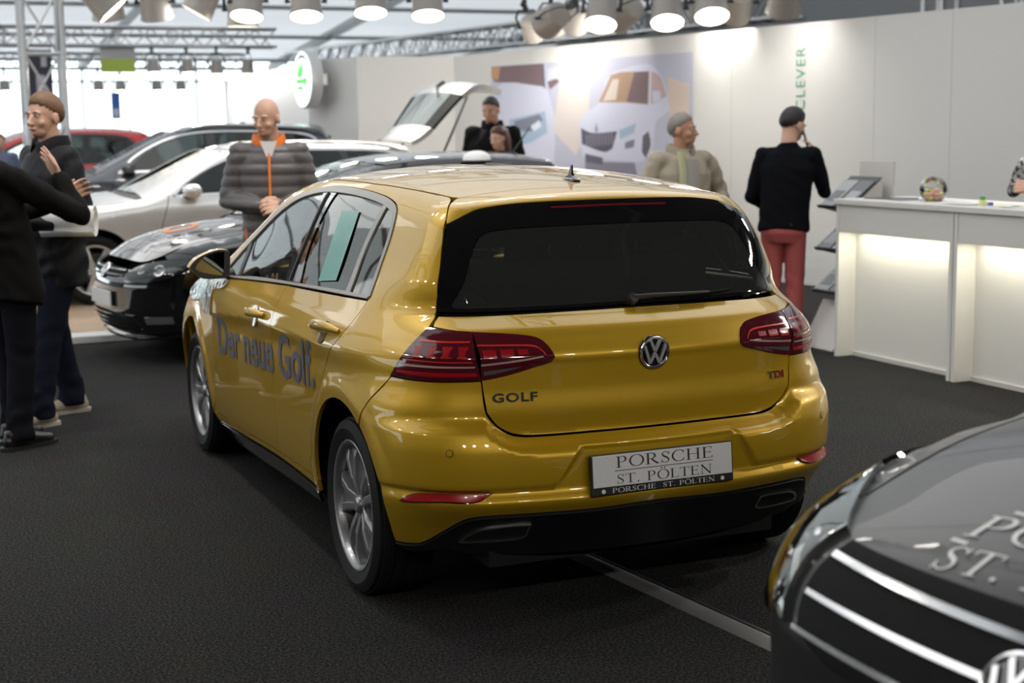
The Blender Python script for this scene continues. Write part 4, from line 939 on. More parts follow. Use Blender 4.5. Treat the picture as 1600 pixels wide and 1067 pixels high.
    Q = B.project(V, 'top'); mk('headliner', Q - [0, 0, .03], T_, CABIN_GREY, G)
    return G

def shrink_open(top, belt, w):
    """band of width w running inside the window opening's upper edge"""
    P = smooth_poly(top, .02, False); d = np.gradient(P, axis=0); d /= np.linalg.norm(d, axis=1, keepdims=True)
    n = np.c_[d[:, 1], -d[:, 0]]
    I = P + n * w
    return np.vstack([P, I[::-1]])
# ================================================================ the other cars
def scale_tab(s, k=1., off=0., vk=1.):
    a = [float(q) for q in s.split()]
    return ' '.join('%.4f' % ((q*k + off) if i % 2 == 0 else q*vk) for i, q in enumerate(a))
HALF = ".14 .80 .20 .83 .28 .858 .40 .877 .55 .889 .68 .894 .78 .897 .84 .896 .90 .889 .95 .870 .985 .850 1.05 .815 1.15 .762 1.25 .708 1.33 .664 1.40 .62 1.50 .56"

def simple_car(spec):
    """A parked car from its side-view profile: spec gives the tables, window outlines and colours."""
    S = spec; hz = S['hz']; B = Body(scale_tab(HALF, hz, 0, S['width']/.898), S['lower'], S['green'], S['rear'], S['roof'], S['front'], belt=S['belt'], rc=.22, rtop=S.get('rtop', .07), kfront=S.get('kf', .22), rfc=S.get('rfc', .30), crease=S.get('crease'))
    T = thing(S['name'], S['label'], 'car', S['loc'], S['yaw'])
    P = S['paint']; wb = S['wb']; R = S['R']; RA = R + .055; zc = R + .01
    yf, yr = S['yf'], S['yr']
    # body side from sill to roof seam, cut by wheel arches and the window opening
    xs = S['seam_x']; sy = np.linspace(S['roof_y'][1], S['roof_y'][0], 14)
    SEAM = [(q[1], q[2]) for q in B.project(np.c_[np.full(14, -xs), sy], 'top')]
    hood_y = np.linspace(yf - .30, S['cowl'] - .02, 8); HS = [(q[1], q[2]) for q in B.project(np.c_[np.interp(hood_y, [S['cowl'], yf-.2], [-S['hood_x'], -S['hood_x']*.86]), hood_y], 'top')]
    nose = [(yf - .30, S['nose_z']), (yf - .34, .55), (yf - .36, .24)]
    low = S['sill']
    a0 = math.degrees(math.asin((zc - low) / RA)); d0 = RA*math.cos(math.radians(a0))
    side = [(-d0, low)] if False else []
    side += arc_pts(0, zc, RA, 180 + a0 if False else 180 - 0, 0, 22)
    side = arc_pts(0, zc, RA, 180 + a0, -a0, 24) + [(wb*.5, low)] + arc_pts(wb, zc, RA, 180 + a0, -a0, 24) + [(yf - .40, .22)] + nose[::-1] + HS + S['apillar'] + SEAM + S['tail_edge']
    both('body_side', B, side, 'side', P, T, sp=.03, holes=[S['dlo']])
    for nm, pts, gl in S['windows']: both(nm, B, pts, 'side', gl, T, sp=.05, off=-.004, gap=0, lip=0)
    both('window_surround', B, smooth_poly(S['dlo'], .02), 'side', GLOSS_BLACK, T, sp=.03, off=-.001, gap=0, lip=.01, smooth=False, holes=[shrink(smooth_poly(p, .03), .001) for _, p, _ in S['windows']])
    if S.get('trim'):
        P_ = smooth_poly(S['dlo'], .02); both('window_trim', B, np.vstack([P_]), 'side', S['trim'], T, sp=.02, off=.003, smooth=False, gap=-.006, holes=[shrink(P_, .010)])
    for pts in S.get('gaps', ()): both('door_gap', B, strip(B, pts, .007), 'side', MATT_BLACK, T, sp=.02, off=.0012, lip=0, smooth=False, gap=0)
    # roof, windscreen, bonnet
    ry0, ry1 = S['roof_y']
    panel('roof', B, mir([(0, ry1 + .07), (-xs*.6, ry1 + .05), (-xs, ry1 - .01)] + [(-xs, y) for y in np.linspace(ry1 - .1, ry0, 8)] + [(0, ry0)]), 'top', P, T, sp=.06)
    c = S['cowl']
    ap0 = S['ws_x']
    panel('windscreen', B, mir([(0, c + .03), (-.4, c), (-ap0[0], c - .09), (-ap0[1], ry1 + .10), (-xs*.8, ry1 + .035), (0, ry1 + .085)]), 'top', glass('shaded_windscreen', (.42, .48, .46), 2.0), T, sp=.06, off=-.003, gap=0, lip=0)
    panel('cowl', B, mir([(0, c + .14), (-.45, c + .12), (-S['hood_x'], c + .02), (-ap0[0], c - .08), (-.40, c + .005), (0, c + .035)]), 'top', SATIN_BLACK, T, sp=.06, off=-.012)
    hx = S['hood_x']
    panel('bonnet', B, mir([(0, yf - S['hood_f']), (-.35, yf - S['hood_f'] - .02), (-hx*.72, yf - S['hood_f'] - .06), (-hx*.86, yf - S['hood_f'] - .16)] + [(-np.interp(y, [c, yf-.2], [hx, hx*.86]), y) for y in np.linspace(yf - .32, c + .03, 7)] + [(-.45, c + .125), (0, c + .145)]), 'top', P, T, sp=.03, off=.0)
    oc = (0, wb - .2); Hh = S['nose_z']
    ua = math.atan2(S['width'], .2 + RA + .03)
    fb = [(PI - ua, .21), (PI - ua, Hh - .03), (PI - ua*.75, Hh + .01), (PI - .45, Hh + .02), (PI, Hh + .02)]
    panel('front_bumper', B, fb + [(2*PI - u, v) for u, v in fb[::-1][1:]], 'cyl', P, T, sp=.03, oc=oc)
    # tail
    panel('tail', B, mir([(0, S['tail_z'][1]), (-xs*.86, S['tail_z'][1] - .02), (-S['width']*.80, S['belt']), (-S['width']*.86, .6), (-S['width']*.80, .28), (0, .26)]), 'rear', S.get('tail_mat', P), T, sp=.06)
    for sg in (-1, 1):
        for y, sp_ in ((0, .2), (wb, .5)): wheel(T, (sg*(S['width'] - .135), y, R), sg, R, S['rim'], .21, S['style'], S['wheel_mats'], det=28, spin=sp_)
        hs = S['mirror']; mz = hs[1]; my = hs[0]
        bm = bmesh.new(); w0 = B.side_x(np.array([my]), np.array([mz]))[0]
        lathe(bm, [(0, -.075), (.05, -.07), (.075, -.045), (.085, 0), (.078, .05), (.05, .085), (0, .10)], 20, Matrix.Translation((sg*(w0 + .13), my, mz)) @ Matrix.Rotation(-PI/2, 4, 'X') @ Matrix.Diagonal((1.35, .82, 1, 1)))
        m = from_bm('door_mirror', bm, S.get('mirror_mat', P), T, True, angle=60)
        bm = bmesh.new(); tube(bm, [(sg*(w0 - .01), my + .03, mz - .06), (sg*(w0 + .07), my + .02, mz - .05)], [(.05, .02), (.035, .018)], 8); from_bm('mirror_arm', bm, SATIN_BLACK, m, True)
    bm = bmesh.new(); hw = S['width'] - .30
    box(bm, -hw, hw, yr + .25, yf - .35, .19, S['belt'] - .33); box(bm, -S['width'] + .1, S['width'] - .1, RA + .06, wb - RA - .06, .19, S['belt'] - .14); box(bm, -hw, hw, c, yf - .55, .5, S['belt'] - .16)
    from_bm('dark_core', bm, MATT_BLACK, T)  # black filler boxes, added to keep the inside of the body dark
    for x in (-.37, .37):
        for yy, zz in ((wb*.36, S['belt'] - .22),) + (((wb*.05, S['belt'] - .24),) if S.get('rear_seats', True) else ()):
            bm = bmesh.new(); Mb = Matrix.Translation((x, yy, zz)) @ Matrix.Rotation(math.radians(14), 4, 'X'); box(bm, -.24, .24, -.09, .03, 0, .36, Mb); box(bm, -.12, .12, -.07, .01, .40, .56, Mb); from_bm('seat', bm, CABIN, T, True, .03, 3)
    bm = bmesh.new(); box(bm, -.68*S['width']/.9, .68*S['width']/.9, c - .50, c - .05, S['belt'] - .2, S['belt'] + .005); from_bm('dashboard', bm, CABIN, T, True, .04, 3)
    if S.get('rails'):
        for sg in (-1, 1):
            pts = [Vector(q) + Vector((0, 0, h)) for q, h in zip(B.project(np.c_[np.full(9, sg*(xs + .015)), np.linspace(ry1 - .10, ry0 + .08, 9)], 'top'), (0, .03, .04, .04, .04, .04, .04, .03, 0))]
            bm = bmesh.new(); tube(bm, pts, [(.014, .016)]*9, 8); from_bm('roof_rail', bm, S['rails'], T, True)
    return T, B

def on_front(B, name, outline, material, parent, oc, off=.004, sp=.025, lip=.01, mirror=False, holes=(), corner=38):
    """outline given as (x, z) seen on the nose"""
    Q = B.project([(x, z) for x, z in outline], 'front')
    uv = [(np.arctan2(q[0] - oc[0], -(q[1] - oc[1])) % (2*PI), q[2]) for q in Q]
    if mirror: uv = [(2*PI - u, v) for u, v in uv]
    H = [[(np.arctan2(q[0] - oc[0], -(q[1] - oc[1])) % (2*PI), q[2]) for q in B.project(h, 'front')] for h in holes]
    return panel(name, B, uv, 'cyl', material, parent, sp=sp, off=off, lip=lip, oc=oc, holes=H, corner=corner)

BLACK_PAINT = mat('black_car_paint', (.004, .004, .005), .08, 0, 1.0)
SILVER_PAINT = carpaint('silver_car_paint', (.60, .59, .575), .05, .55, .36)
GRAPHITE_PAINT = carpaint('graphite_car_paint', (.028, .034, .045), .05, .5, .3)
GREY_PAINT = carpaint('dark_grey_car_paint', (.045, .044, .045), .08, .5, .40)
GREY_PAINT.node_tree.nodes['Principled BSDF'].inputs['Coat Weight'].default_value = .30; GREY_PAINT.node_tree.nodes['Principled BSDF'].inputs['Specular IOR Level'].default_value = .2
HEADLAMP = glass('headlamp_cover', (.55, .57, .58), 1.7)
LAMP_CHROME = mat('headlamp_reflector', (.55, .55, .56), .12, .9)

def nose_details(T, B, S, grille, lamp, plate=None, fog=None, badge_z=None, intake=None, bars=3, lamp_bg=SATIN_BLACK):
    oc = (0, S['wb'] - .2)
    g = on_front(B, 'grille', mir(grille), MATT_BLACK, T, oc, .004)
    zs = [z for _, z in grille]; z0, z1 = min(zs), max(zs)
    xm = max(-x for x, _ in grille)
    for k in range(bars):
        z = z0 + (z1 - z0)*(k + .6)/(bars + .2); x = xm*.97
        on_front(B, 'grille_bar', [(-x, z - .006), (-x*.5, z - .008), (0, z - .008), (x*.5, z - .008), (x, z - .006), (x, z + .006), (x*.5, z + .006), (0, z + .006), (-x*.5, z + .006), (-x, z + .006)], S.get('bar_mat', GLOSS_BLACK), g, oc, .010)
    for m in (False, True):
        h = on_front(B, 'headlight', lamp, lamp_bg, T, oc, .003, mirror=m)
        cx = sum(x for x, _ in lamp)/len(lamp); cz = sum(z for _, z in lamp)/len(lamp)
        for dx, r in ((-.05, .045), (.07, .04)):
            q = B.project([(cx + dx, cz)], 'front')[0]; n = B.normal(q[None])[0]
            if m: q = q * [-1, 1, 1]; n = n * [-1, 1, 1]
            bm = bmesh.new(); lathe(bm, [(0, .006), (r*.5, .005), (r*.7, .012), (r, .010), (r*1.05, .002)], 20, surf_matrix(Vector(q), Vector(n))); from_bm('lamp_projector', bm, LAMP_CHROME, h, True)
        on_front(B, 'headlight_cover', lamp, HEADLAMP, h, oc, .014, mirror=m, lip=.012)
        if fog:
            f = on_front(B, 'fog_lamp', fog, LAMP_CHROME, T, oc, .010, mirror=m)
    if intake:
        it = on_front(B, 'lower_intake', mir(intake), MATT_BLACK, T, oc, .005)
        zs = [z for _, z in intake]; xm2 = max(-x for x, _ in intake)
        for k in range(4):
            z = min(zs) + (max(zs) - min(zs))*(k + .5)/4
            on_front(B, 'intake_slat', [(-xm2*.93, z - .006), (-xm2*.5, z - .008), (0, z - .008), (xm2*.5, z - .008), (xm2*.93, z - .006), (xm2*.93, z + .004), (xm2*.5, z + .004), (0, z + .004), (-xm2*.5, z + .004), (-xm2*.93, z + .004)], GLOSS_BLACK, it, oc, .016)
    if plate:
        q = B.project([(0, plate)], 'front')[0]; bm = bmesh.new(); box(bm, -.26, .26, q[1] + .004, q[1] + .018, plate - .056, plate + .056); from_bm('number_plate', bm, WHITE_PLATE, T, False, .004)
    if badge_z:
        q = B.project([(0, badge_z)], 'front')[0]; n = B.normal(q[None])[0]; M = surf_matrix(Vector(q), Vector(n))
        bm = bmesh.new(); lathe(bm, [(0, .012), (.05, .012), (.062, .008), (.062, -.004)], 36, M); e = from_bm('emblem', bm, GLOSS_BLACK, T, True)
        bm = bmesh.new(); lathe(bm, [(.050, .013), (.055, .017), (.062, .013), (.064, .004), (.049, .010)], 36, M, True); from_bm('emblem_ring', bm, CHROME, e, True)
        V, F_ = [], []
        for pts in ([(-.020, .046), (-.0005, .004)], [(.020, .046), (.0005, .004)], [(-.042, .026), (-.019, -.039)], [(-.019, -.039), (-.0005, -.002)], [(.0005, -.002), (.019, -.039)], [(.019, -.039), (.042, .026)]):
            P_, Q_ = _st(np.array(pts), .010); b = len(V); V += list(P_); F_ += [tuple(i+b for i in f) for f in Q_]
        letters('emblem_letters', np.array(V), F_, M @ Matrix.Translation((0, 0, .012)), CHROME, e, .005)

def top_lettering(T, B, name, V, F_, x0, y0, material, ang=0., off=.003):
    """letters lying on the bonnet, read from in front of the car (letter-up points to the windscreen)"""
    c, s = math.cos(ang), math.sin(ang)
    X = x0 - (V[:, 0]*c - V[:, 1]*s); Y = y0 - (V[:, 0]*s + V[:, 1]*c)
    Q = B.project(np.c_[X, Y], 'top'); N = B.normal(Q)
    return mk(name, Q + N*off, F_, material, T, False)

def ring2d(r0, r1, sx=1., n=40):
    t = np.linspace(0, 2*PI, n, endpoint=False); V = np.vstack([np.c_[np.cos(t)*r0*sx, np.sin(t)*r0], np.c_[np.cos(t)*r1*sx, np.sin(t)*r1]])
    return V, [(i, (i+1) % n, n + (i+1) % n, n + i) for i in range(n)]

def other_cars():
    # ---- black supermini facing left
    S = dict(name='hatchback_car', label='glossy black small hatchback facing left behind the yellow car, white text on bonnet', loc=(2.41, 6.56, 0), yaw=math.radians(96.4), hz=.99, width=.842, wb=2.47, R=.30, rim=.205, yf=3.26, yr=-.70, belt=.97,
             lower="-.9 .92 -.5 .965 -.2 .99 .2 1 2.2 1 2.6 .985 2.9 .95 3.26 .85", green="-.7 .86 -.4 .91 0 .95 .4 .985 1.0 1 1.4 .985 1.8 .955 2.3 .93 3 .9 3.6 .85",
             rear=".10 -.50 .30 -.62 .5 -.70 .7 -.68 .9 -.66 1.0 -.58 1.2 -.48 1.37 -.40 1.6 -.30", roof="-.7 1.36 -.4 1.40 0 1.445 .4 1.460 .8 1.455 1.15 1.425 1.4 1.36 1.7 1.22 2.0 1.08 2.2 1.005 2.45 .97 2.75 .915 3.0 .83 3.2 .72 3.4 .58",
             front=".10 3.12 .2 3.18 .4 3.26 .55 3.26 .66 3.22 .76 3.10 .95 2.9 1.5 2.5", paint=BLACK_PAINT, seam_x=.54, roof_y=(-.30, 1.20), cowl=2.12, hood_x=.68, hood_f=.14, nose_z=.66, sill=.24, ws_x=(.62, .52), tail_z=(.3, 1.36),
             apillar=[(2.10, 1.02), (1.85, 1.14), (1.5, 1.30), (1.32, 1.375)], tail_edge=[(-.36, 1.33), (-.45, 1.15), (-.52, .98), (-.52, .80), (-.50, .55), (-.46, .26)],
             dlo=[(1.82, .955), (1.0, .985), (.2, 1.01), (-.22, 1.03), (-.18, 1.15), (-.10, 1.28), (.02, 1.345), (.35, 1.375), (.80, 1.378), (1.10, 1.345), (1.38, 1.26), (1.65, 1.12)],
             windows=[('front_side_window', [(1.72, .972), (.80, 1.0), (.84, 1.2), (.86, 1.355), (1.08, 1.325), (1.34, 1.245), (1.58, 1.11)], GLASS_CLEAR), ('rear_side_window', [(.72, 1.005), (-.17, 1.04), (-.12, 1.16), (-.05, 1.27), (.04, 1.325), (.35, 1.355), (.76, 1.358), (.75, 1.2)], GLASS_TINT)],
             style=5, wheel_mats=(ALLOY_SILVER, ALLOY_SHADE), mirror=(1.66, .99), mirror_mat=BLACK_PAINT, gaps=[[(.78, .99), (.80, .6), (.86, .28)], [(1.85, .95), (1.87, .6), (1.95, .28)]])
    T, B = simple_car(S)
    nose_details(T, B, S, [(0, .615), (-.30, .62), (-.40, .655), (-.38, .685), (0, .69)], [(-.42, .64), (-.56, .60), (-.72, .615), (-.79, .70), (-.78, .76), (-.66, .745), (-.50, .70)], plate=.46, fog=[(-.60, .30), (-.74, .31), (-.745, .36), (-.60, .355)], badge_z=.65,
                 intake=[(0, .23), (-.50, .235), (-.56, .29), (-.50, .36), (0, .375)], bars=2)
    oc = (0, S['wb'] - .2)
    on_front(B, 'front_lip', mir([(0, .20), (-.5, .205), (-.74, .24), (-.74, .215), (-.5, .185), (0, .18)]), GLOSS_BLACK, T, oc, .02)
    WI = mat('faded_white_lettering', (.70, .70, .71), .6); OR = mat('orange_lettering', (.72, .22, .05), .5)
    V, F_ = serif2d('ST.PÖLTEN', .085, .66); top_lettering(T, B, 'bonnet_lettering', V, F_, .33, 3.03, WI, off=.006)
    V, F_ = serif2d('PORSCHE', .095, .66); top_lettering(T, B, 'bonnet_lettering', V, F_, .33, 2.90, WI, off=.006)
    V, F_ = ring2d(.085, .135, 1.3); top_lettering(T, B, 'bonnet_ring', V, F_, -.02, 2.66, OR)
    V, F_ = _st([(-.30, 0), (.30, 0)], .010); top_lettering(T, B, 'bonnet_rule', V, F_, 0, 2.945, WI)
    q = B.project([(0, -.22)], 'top')[0]; bm = bmesh.new(); tube(bm, [(0, -.22, q[2]), (0, -.235, q[2] + .03), (0, -.40, q[2] + .23)], [.016, .008, .004], 8); from_bm('roof_antenna', bm, SATIN_BLACK, T, True)
    # ---- silver estate facing left with its tailgate up
    S = dict(name='estate_car', label='silver estate car facing left with raised tailgate and wide five-spoke wheel', loc=(2.16, 10.39, .05), yaw=math.radians(93.9), hz=1.0, width=.905, wb=2.68, R=.325, rim=.232, yf=3.58, yr=-1.05, belt=.99,
             lower="-1.2 .93 -.8 .97 -.4 1 2.4 1 2.9 .985 3.3 .94 3.6 .86", green="-1.1 .84 -.8 .87 0 .95 .6 .99 1.1 1 1.5 .985 1.9 .955 2.3 .93 3 .9 3.6 .85",
             rear=".10 -.80 .30 -.95 .5 -1.06 .7 -1.04 .9 -1.01 1.0 -.98 1.2 -.88 1.4 -.76 1.6 -.66", roof="-1.1 1.37 -.8 1.44 -.3 1.485 .3 1.50 .8 1.495 1.15 1.465 1.4 1.40 1.7 1.265 2.0 1.125 2.25 1.04 2.5 1.01 2.9 .955 3.2 .87 3.4 .77 3.6 .62",
             front=".10 3.42 .2 3.48 .4 3.58 .6 3.57 .7 3.53 .8 3.42 .95 3.2 1.5 2.8", paint=SILVER_PAINT, seam_x=.55, roof_y=(-.72, 1.20), cowl=2.20, hood_x=.74, hood_f=.14, nose_z=.70, sill=.24, ws_x=(.66, .54), tail_z=(.3, .98), tail_mat=SILVER_PAINT,
             apillar=[(2.18, 1.06), (1.9, 1.20), (1.6, 1.345), (1.40, 1.425)], tail_edge=[(-.80, 1.36), (-.87, 1.18), (-.92, 1.0), (-.94, .8), (-.93, .5), (-.85, .25)],
             dlo=[(1.92, .985), (1.0, 1.01), (0, 1.035), (-.66, 1.06), (-.70, 1.12), (-.58, 1.30), (-.42, 1.375), (0, 1.405), (.75, 1.412), (1.15, 1.378), (1.45, 1.285), (1.75, 1.13)],
             windows=[('front_side_window', [(1.80, 1.0), (.80, 1.028), (.84, 1.22), (.86, 1.39), (1.13, 1.358), (1.42, 1.268), (1.68, 1.13)], GLASS_TINT), ('rear_side_window', [(.72, 1.03), (-.02, 1.052), (.06, 1.22), (.14, 1.385), (.76, 1.392), (.75, 1.22)], GLASS_TINT), ('load_bay_window', [(-.10, 1.055), (-.62, 1.075), (-.66, 1.12), (-.56, 1.285), (-.41, 1.355), (.06, 1.383), (0, 1.22)], GLASS_TINT)],
             style=5, wheel_mats=(ALLOY_SILVER, ALLOY_SHADE), mirror=(1.74, 1.04), gaps=[[(.78, 1.02), (.80, .6), (.86, .28)], [(1.95, 1.0), (2.03, .75), (2.12, .45)]], trim=CHROME, rails=mat('silver_roof_rail', (.7, .7, .69), .3, .6))
    T, B = simple_car(S)
    nose_details(T, B, S, [(0, .50), (-.34, .51), (-.40, .66), (0, .68)], [(-.46, .60), (-.60, .58), (-.76, .62), (-.83, .74), (-.70, .72), (-.52, .68)], plate=.42, intake=[(0, .22), (-.55, .23), (-.5, .32), (0, .33)])
    # raised tailgate: outer skin in car coordinates, hinged at the roof's rear edge
    prof = [(-.70, 1.500), (-.80, 1.555), (-.90, 1.640), (-1.05, 1.815), (-1.20, 1.985), (-1.30, 2.065), (-1.41, 2.100), (-1.53, 2.095), (-1.65, 2.065), (-1.73, 2.035)]
    wid = [.50, .53, .56, .61, .67, .70, .71, .71, .70, .67]
    G_ = bpy.data.objects.new('tailgate', None); COL.objects.link(G_); G_.parent = T; G_.location = (0, 0, 0)
    def skin(name, i0, i1, w0, w1, mt, off, th=.05, cv=.05):
        pp = smooth_poly(prof[i0:i1+1], .03, False); ww = np.interp(np.arange(len(pp)), np.linspace(0, len(pp)-1, i1-i0+1), wid[i0:i1+1]); bm = bmesh.new(); rows = []
        d = np.gradient(pp, axis=0); d /= np.linalg.norm(d, axis=1, keepdims=True); nn = np.c_[d[:, 1], -d[:, 0]] * -1
        nn = np.where(nn[:, 1:2] < 0, -nn, nn)
        for side_ in (0, 1):
            for p, w, q in zip(pp, ww, nn):
                rr = []
                for t in np.linspace(w0, w1, 15):
                    h = off - cv*t*t - th*side_
                    rr.append(bm.verts.new((w*t, p[0] + q[0]*h, p[1] + q[1]*h)))
                rows.append(rr)
        m = len(pp)
        for k in range(2):
            for a, b in zip(rows[k*m:(k+1)*m-1], rows[k*m+1:(k+1)*m]):
                for i in range(14): bm.faces.new((a[i], a[i+1], b[i+1], b[i]))
        for i in range(14):
            bm.faces.new((rows[0][i], rows[0][i+1], rows[m][i+1], rows[m][i])); bm.faces.new((rows[m-1][i], rows[m-1][i+1], rows[2*m-1][i+1], rows[2*m-1][i]))
        for a, b in ((k, k+1) for k in range(m-1)):
            for i in (0, 14): bm.faces.new((rows[a][i], rows[b][i], rows[m+b][i], rows[m+a][i]))
        return from_bm(name, bm, mt, G_, True, angle=50)
    skin('tailgate_spoiler', 0, 2, -1, 1, SILVER_PAINT, .01); skin('tailgate_skin', 4, 9, -1, 1, SILVER_PAINT, 0, .06)
    skin('tailgate_frame', 2, 4, -1, 1, MATT_BLACK, -.004, .03); skin('tailgate_glass', 2, 4, -.70, .70, mat('tailgate_window', (.10, .115, .115), .05, 0, .5), .003, .01)
    bm = bmesh.new(); tube(bm, [(.0, -1.34, 2.095), (-.02, -1.25, 2.055), (-.30, -1.13, 1.94)], [.025, .018, .008], 8); from_bm('tailgate_wiper', bm, SATIN_BLACK, G_, True)
    for sg in (-1, 1):
        bm = bmesh.new(); tube(bm, [(sg*.60, -.93, 1.12), (sg*.60, -1.15, 1.55), (sg*.62, -1.36, 2.00)], [.014, .014, .008], 8); from_bm('gas_strut', bm, SATIN_BLACK, G_, True)
    # ---- graphite SUV at the back
    S = dict(name='estate_car', label='tall graphite car behind the silver estate, facing left', loc=(2.5, 14.2, .05), yaw=math.radians(80), hz=1.13, width=.93, wb=2.78, R=.36, rim=.25, yf=3.70, yr=-.98, belt=1.12,
             lower="-1.2 .93 -.8 .97 -.4 1 2.4 1 2.9 .985 3.3 .94 3.7 .86", green="-1.1 .86 -.8 .89 0 .95 .6 .99 1.1 1 1.5 .985 1.9 .955 2.3 .93 3 .9 3.6 .85",
             rear=".10 -.75 .30 -.88 .5 -.98 .8 -.97 1.0 -.95 1.15 -.90 1.4 -.78 1.6 -.68 1.8 -.6", roof="-1.1 1.59 -.8 1.65 -.3 1.69 .3 1.705 .8 1.70 1.15 1.665 1.4 1.59 1.7 1.45 2.0 1.295 2.25 1.19 2.5 1.145 2.9 1.09 3.25 1.0 3.5 .87 3.7 .7",
             front=".10 3.55 .2 3.6 .5 3.70 .75 3.69 .9 3.62 1.0 3.5 1.2 3.2 1.6 2.8", paint=GRAPHITE_PAINT, seam_x=.58, roof_y=(-.66, 1.20), cowl=2.22, hood_x=.76, hood_f=.14, nose_z=.88, sill=.28, ws_x=(.68, .57), tail_z=(.3, 1.62),
             apillar=[(2.20, 1.22), (1.9, 1.375), (1.6, 1.53), (1.40, 1.62)], tail_edge=[(-.74, 1.55), (-.80, 1.35), (-.86, 1.15), (-.88, .9), (-.87, .5), (-.8, .3)],
             dlo=[(1.92, 1.12), (1.0, 1.145), (0, 1.17), (-.60, 1.20), (-.64, 1.26), (-.54, 1.46), (-.40, 1.555), (0, 1.60), (.75, 1.612), (1.15, 1.572), (1.45, 1.475), (1.75, 1.30)],
             windows=[('front_side_window', [(1.80, 1.135), (.80, 1.16), (.84, 1.38), (.86, 1.59), (1.13, 1.552), (1.42, 1.455), (1.68, 1.29)], GLASS_TINT), ('rear_side_window', [(.72, 1.165), (-.02, 1.185), (.06, 1.38), (.14, 1.58), (.76, 1.59), (.75, 1.38)], GLASS_TINT), ('load_bay_window', [(-.10, 1.19), (-.57, 1.21), (-.60, 1.26), (-.52, 1.45), (-.39, 1.535), (.06, 1.575), (0, 1.38)], GLASS_TINT)],
             style=5, wheel_mats=(ALLOY_SILVER, ALLOY_SHADE), mirror=(1.80, 1.18), mirror_mat=GRAPHITE_PAINT, gaps=[[(.78, 1.15), (.80, .7), (.86, .34)], [(1.95, 1.12), (2.03, .85), (2.12, .5)]], trim=CHROME, rails=mat('black_roof_rail', (.03, .03, .03), .3, .3))
    T, B = simple_car(S)
    nose_details(T, B, S, [(0, .62), (-.36, .63), (-.44, .84), (0, .86)], [(-.50, .76), (-.64, .74), (-.80, .80), (-.86, .92), (-.72, .89), (-.54, .85)], plate=.5, intake=[(0, .28), (-.58, .30), (-.5, .40), (0, .41)])
    # ---- dark grey SUV close at the right, nose towards the viewer
    S = dict(name='suv_car', label='dark grey car bonnet and chrome grille close at the lower right', loc=(2.672, -2.975, -.0), yaw=math.radians(96.5), hz=1.13, width=.89, wb=2.68, R=.345, rim=.23, yf=3.58, yr=-.93, belt=1.10,
             lower="-1.2 .93 -.8 .97 -.4 1 2.4 1 2.8 .985 3.2 .945 3.4 .90 3.6 .84", green="-1.1 .86 -.8 .89 0 .95 .6 .99 1.1 1 1.5 .985 1.9 .955 2.3 .95 3 .92 3.6 .86",
             rear=".10 -.70 .30 -.85 .5 -.93 .8 -.92 1.0 -.90 1.15 -.85 1.4 -.74 1.6 -.66 1.8 -.58", roof="-1.1 1.58 -.8 1.64 -.3 1.67 .3 1.68 .8 1.67 1.15 1.635 1.4 1.56 1.7 1.41 2.0 1.25 2.2 1.155 2.5 1.105 2.9 1.055 3.2 .975 3.4 .905 3.55 .82 3.7 .68",
             front=".10 3.42 .2 3.48 .45 3.57 .7 3.57 .82 3.54 .90 3.48 1.0 3.38 1.1 3.2 1.6 2.8", paint=GREY_PAINT, seam_x=.58, roof_y=(-.62, 1.18), cowl=2.16, hood_x=.77, hood_f=.13, nose_z=.90, sill=.28, ws_x=(.68, .57), tail_z=(.3, 1.6), kf=.20, rfc=.24, rtop=.09,
             apillar=[(2.14, 1.19), (1.85, 1.345), (1.6, 1.48), (1.38, 1.585)], tail_edge=[(-.70, 1.52), (-.76, 1.32), (-.82, 1.12), (-.84, .9), (-.83, .5), (-.76, .3)],
             dlo=[(1.88, 1.10), (1.0, 1.125), (0, 1.15), (-.56, 1.18), (-.60, 1.24), (-.50, 1.44), (-.36, 1.53), (0, 1.575), (.75, 1.585), (1.13, 1.545), (1.42, 1.45), (1.70, 1.28)],
             windows=[('front_side_window', [(1.76, 1.115), (.80, 1.14), (.84, 1.36), (.86, 1.565), (1.11, 1.525), (1.39, 1.43), (1.63, 1.27)], GLASS_CLEAR), ('rear_side_window', [(.72, 1.145), (-.52, 1.19), (-.56, 1.24), (-.48, 1.42), (-.35, 1.51), (.0, 1.555), (.76, 1.565), (.75, 1.36)], GLASS_TINT)],
             style=5, wheel_mats=(ALLOY_SILVER, ALLOY_SHADE), mirror=(1.78, 1.18), bar_mat=CHROME, gaps=[[(.78, 1.13), (.80, .7), (.86, .34)]])
    T, B = simple_car(S)
    nose_details(T, B, S, [(0, .70), (-.40, .70), (-.52, .73), (-.55, .80), (-.53, .875), (0, .885)], [(-.56, .73), (-.72, .73), (-.84, .80), (-.885, .92), (-.80, .925), (-.66, .90), (-.57, .88)], badge_z=.79, fog=[(-.60, .42), (-.76, .43), (-.76, .49), (-.60, .48)], intake=[(0, .26), (-.55, .28), (-.62, .40), (-.50, .50), (0, .51)], bars=3, plate=.58)
    WL = mat('silver_white_lettering', (.80, .80, .81), .5)
    V, F_ = serif2d('ST. PÖLTEN', .062, .62); top_lettering(T, B, 'bonnet_lettering', V, F_, .305, 3.41, WL)
    V, F_ = serif2d('PORSCHE', .072, .64); top_lettering(T, B, 'bonnet_lettering', V, F_, .32, 3.315, WL)
    V, F_ = _st([(0, 0), (.66, 0)], .009); top_lettering(T, B, 'bonnet_rule', V, F_, .33, 3.332, WL)
    V, F_ = _st([(0, 0), (.62, 0)], .009); top_lettering(T, B, 'bonnet_rule', V, F_, .29, 3.222, WL)
    V, F_ = ring2d(.035, .06, 1.8); top_lettering(T, B, 'bonnet_ring', V, F_, .16, 3.165, mat('orange_lettering', (.72, .22, .05), .5))
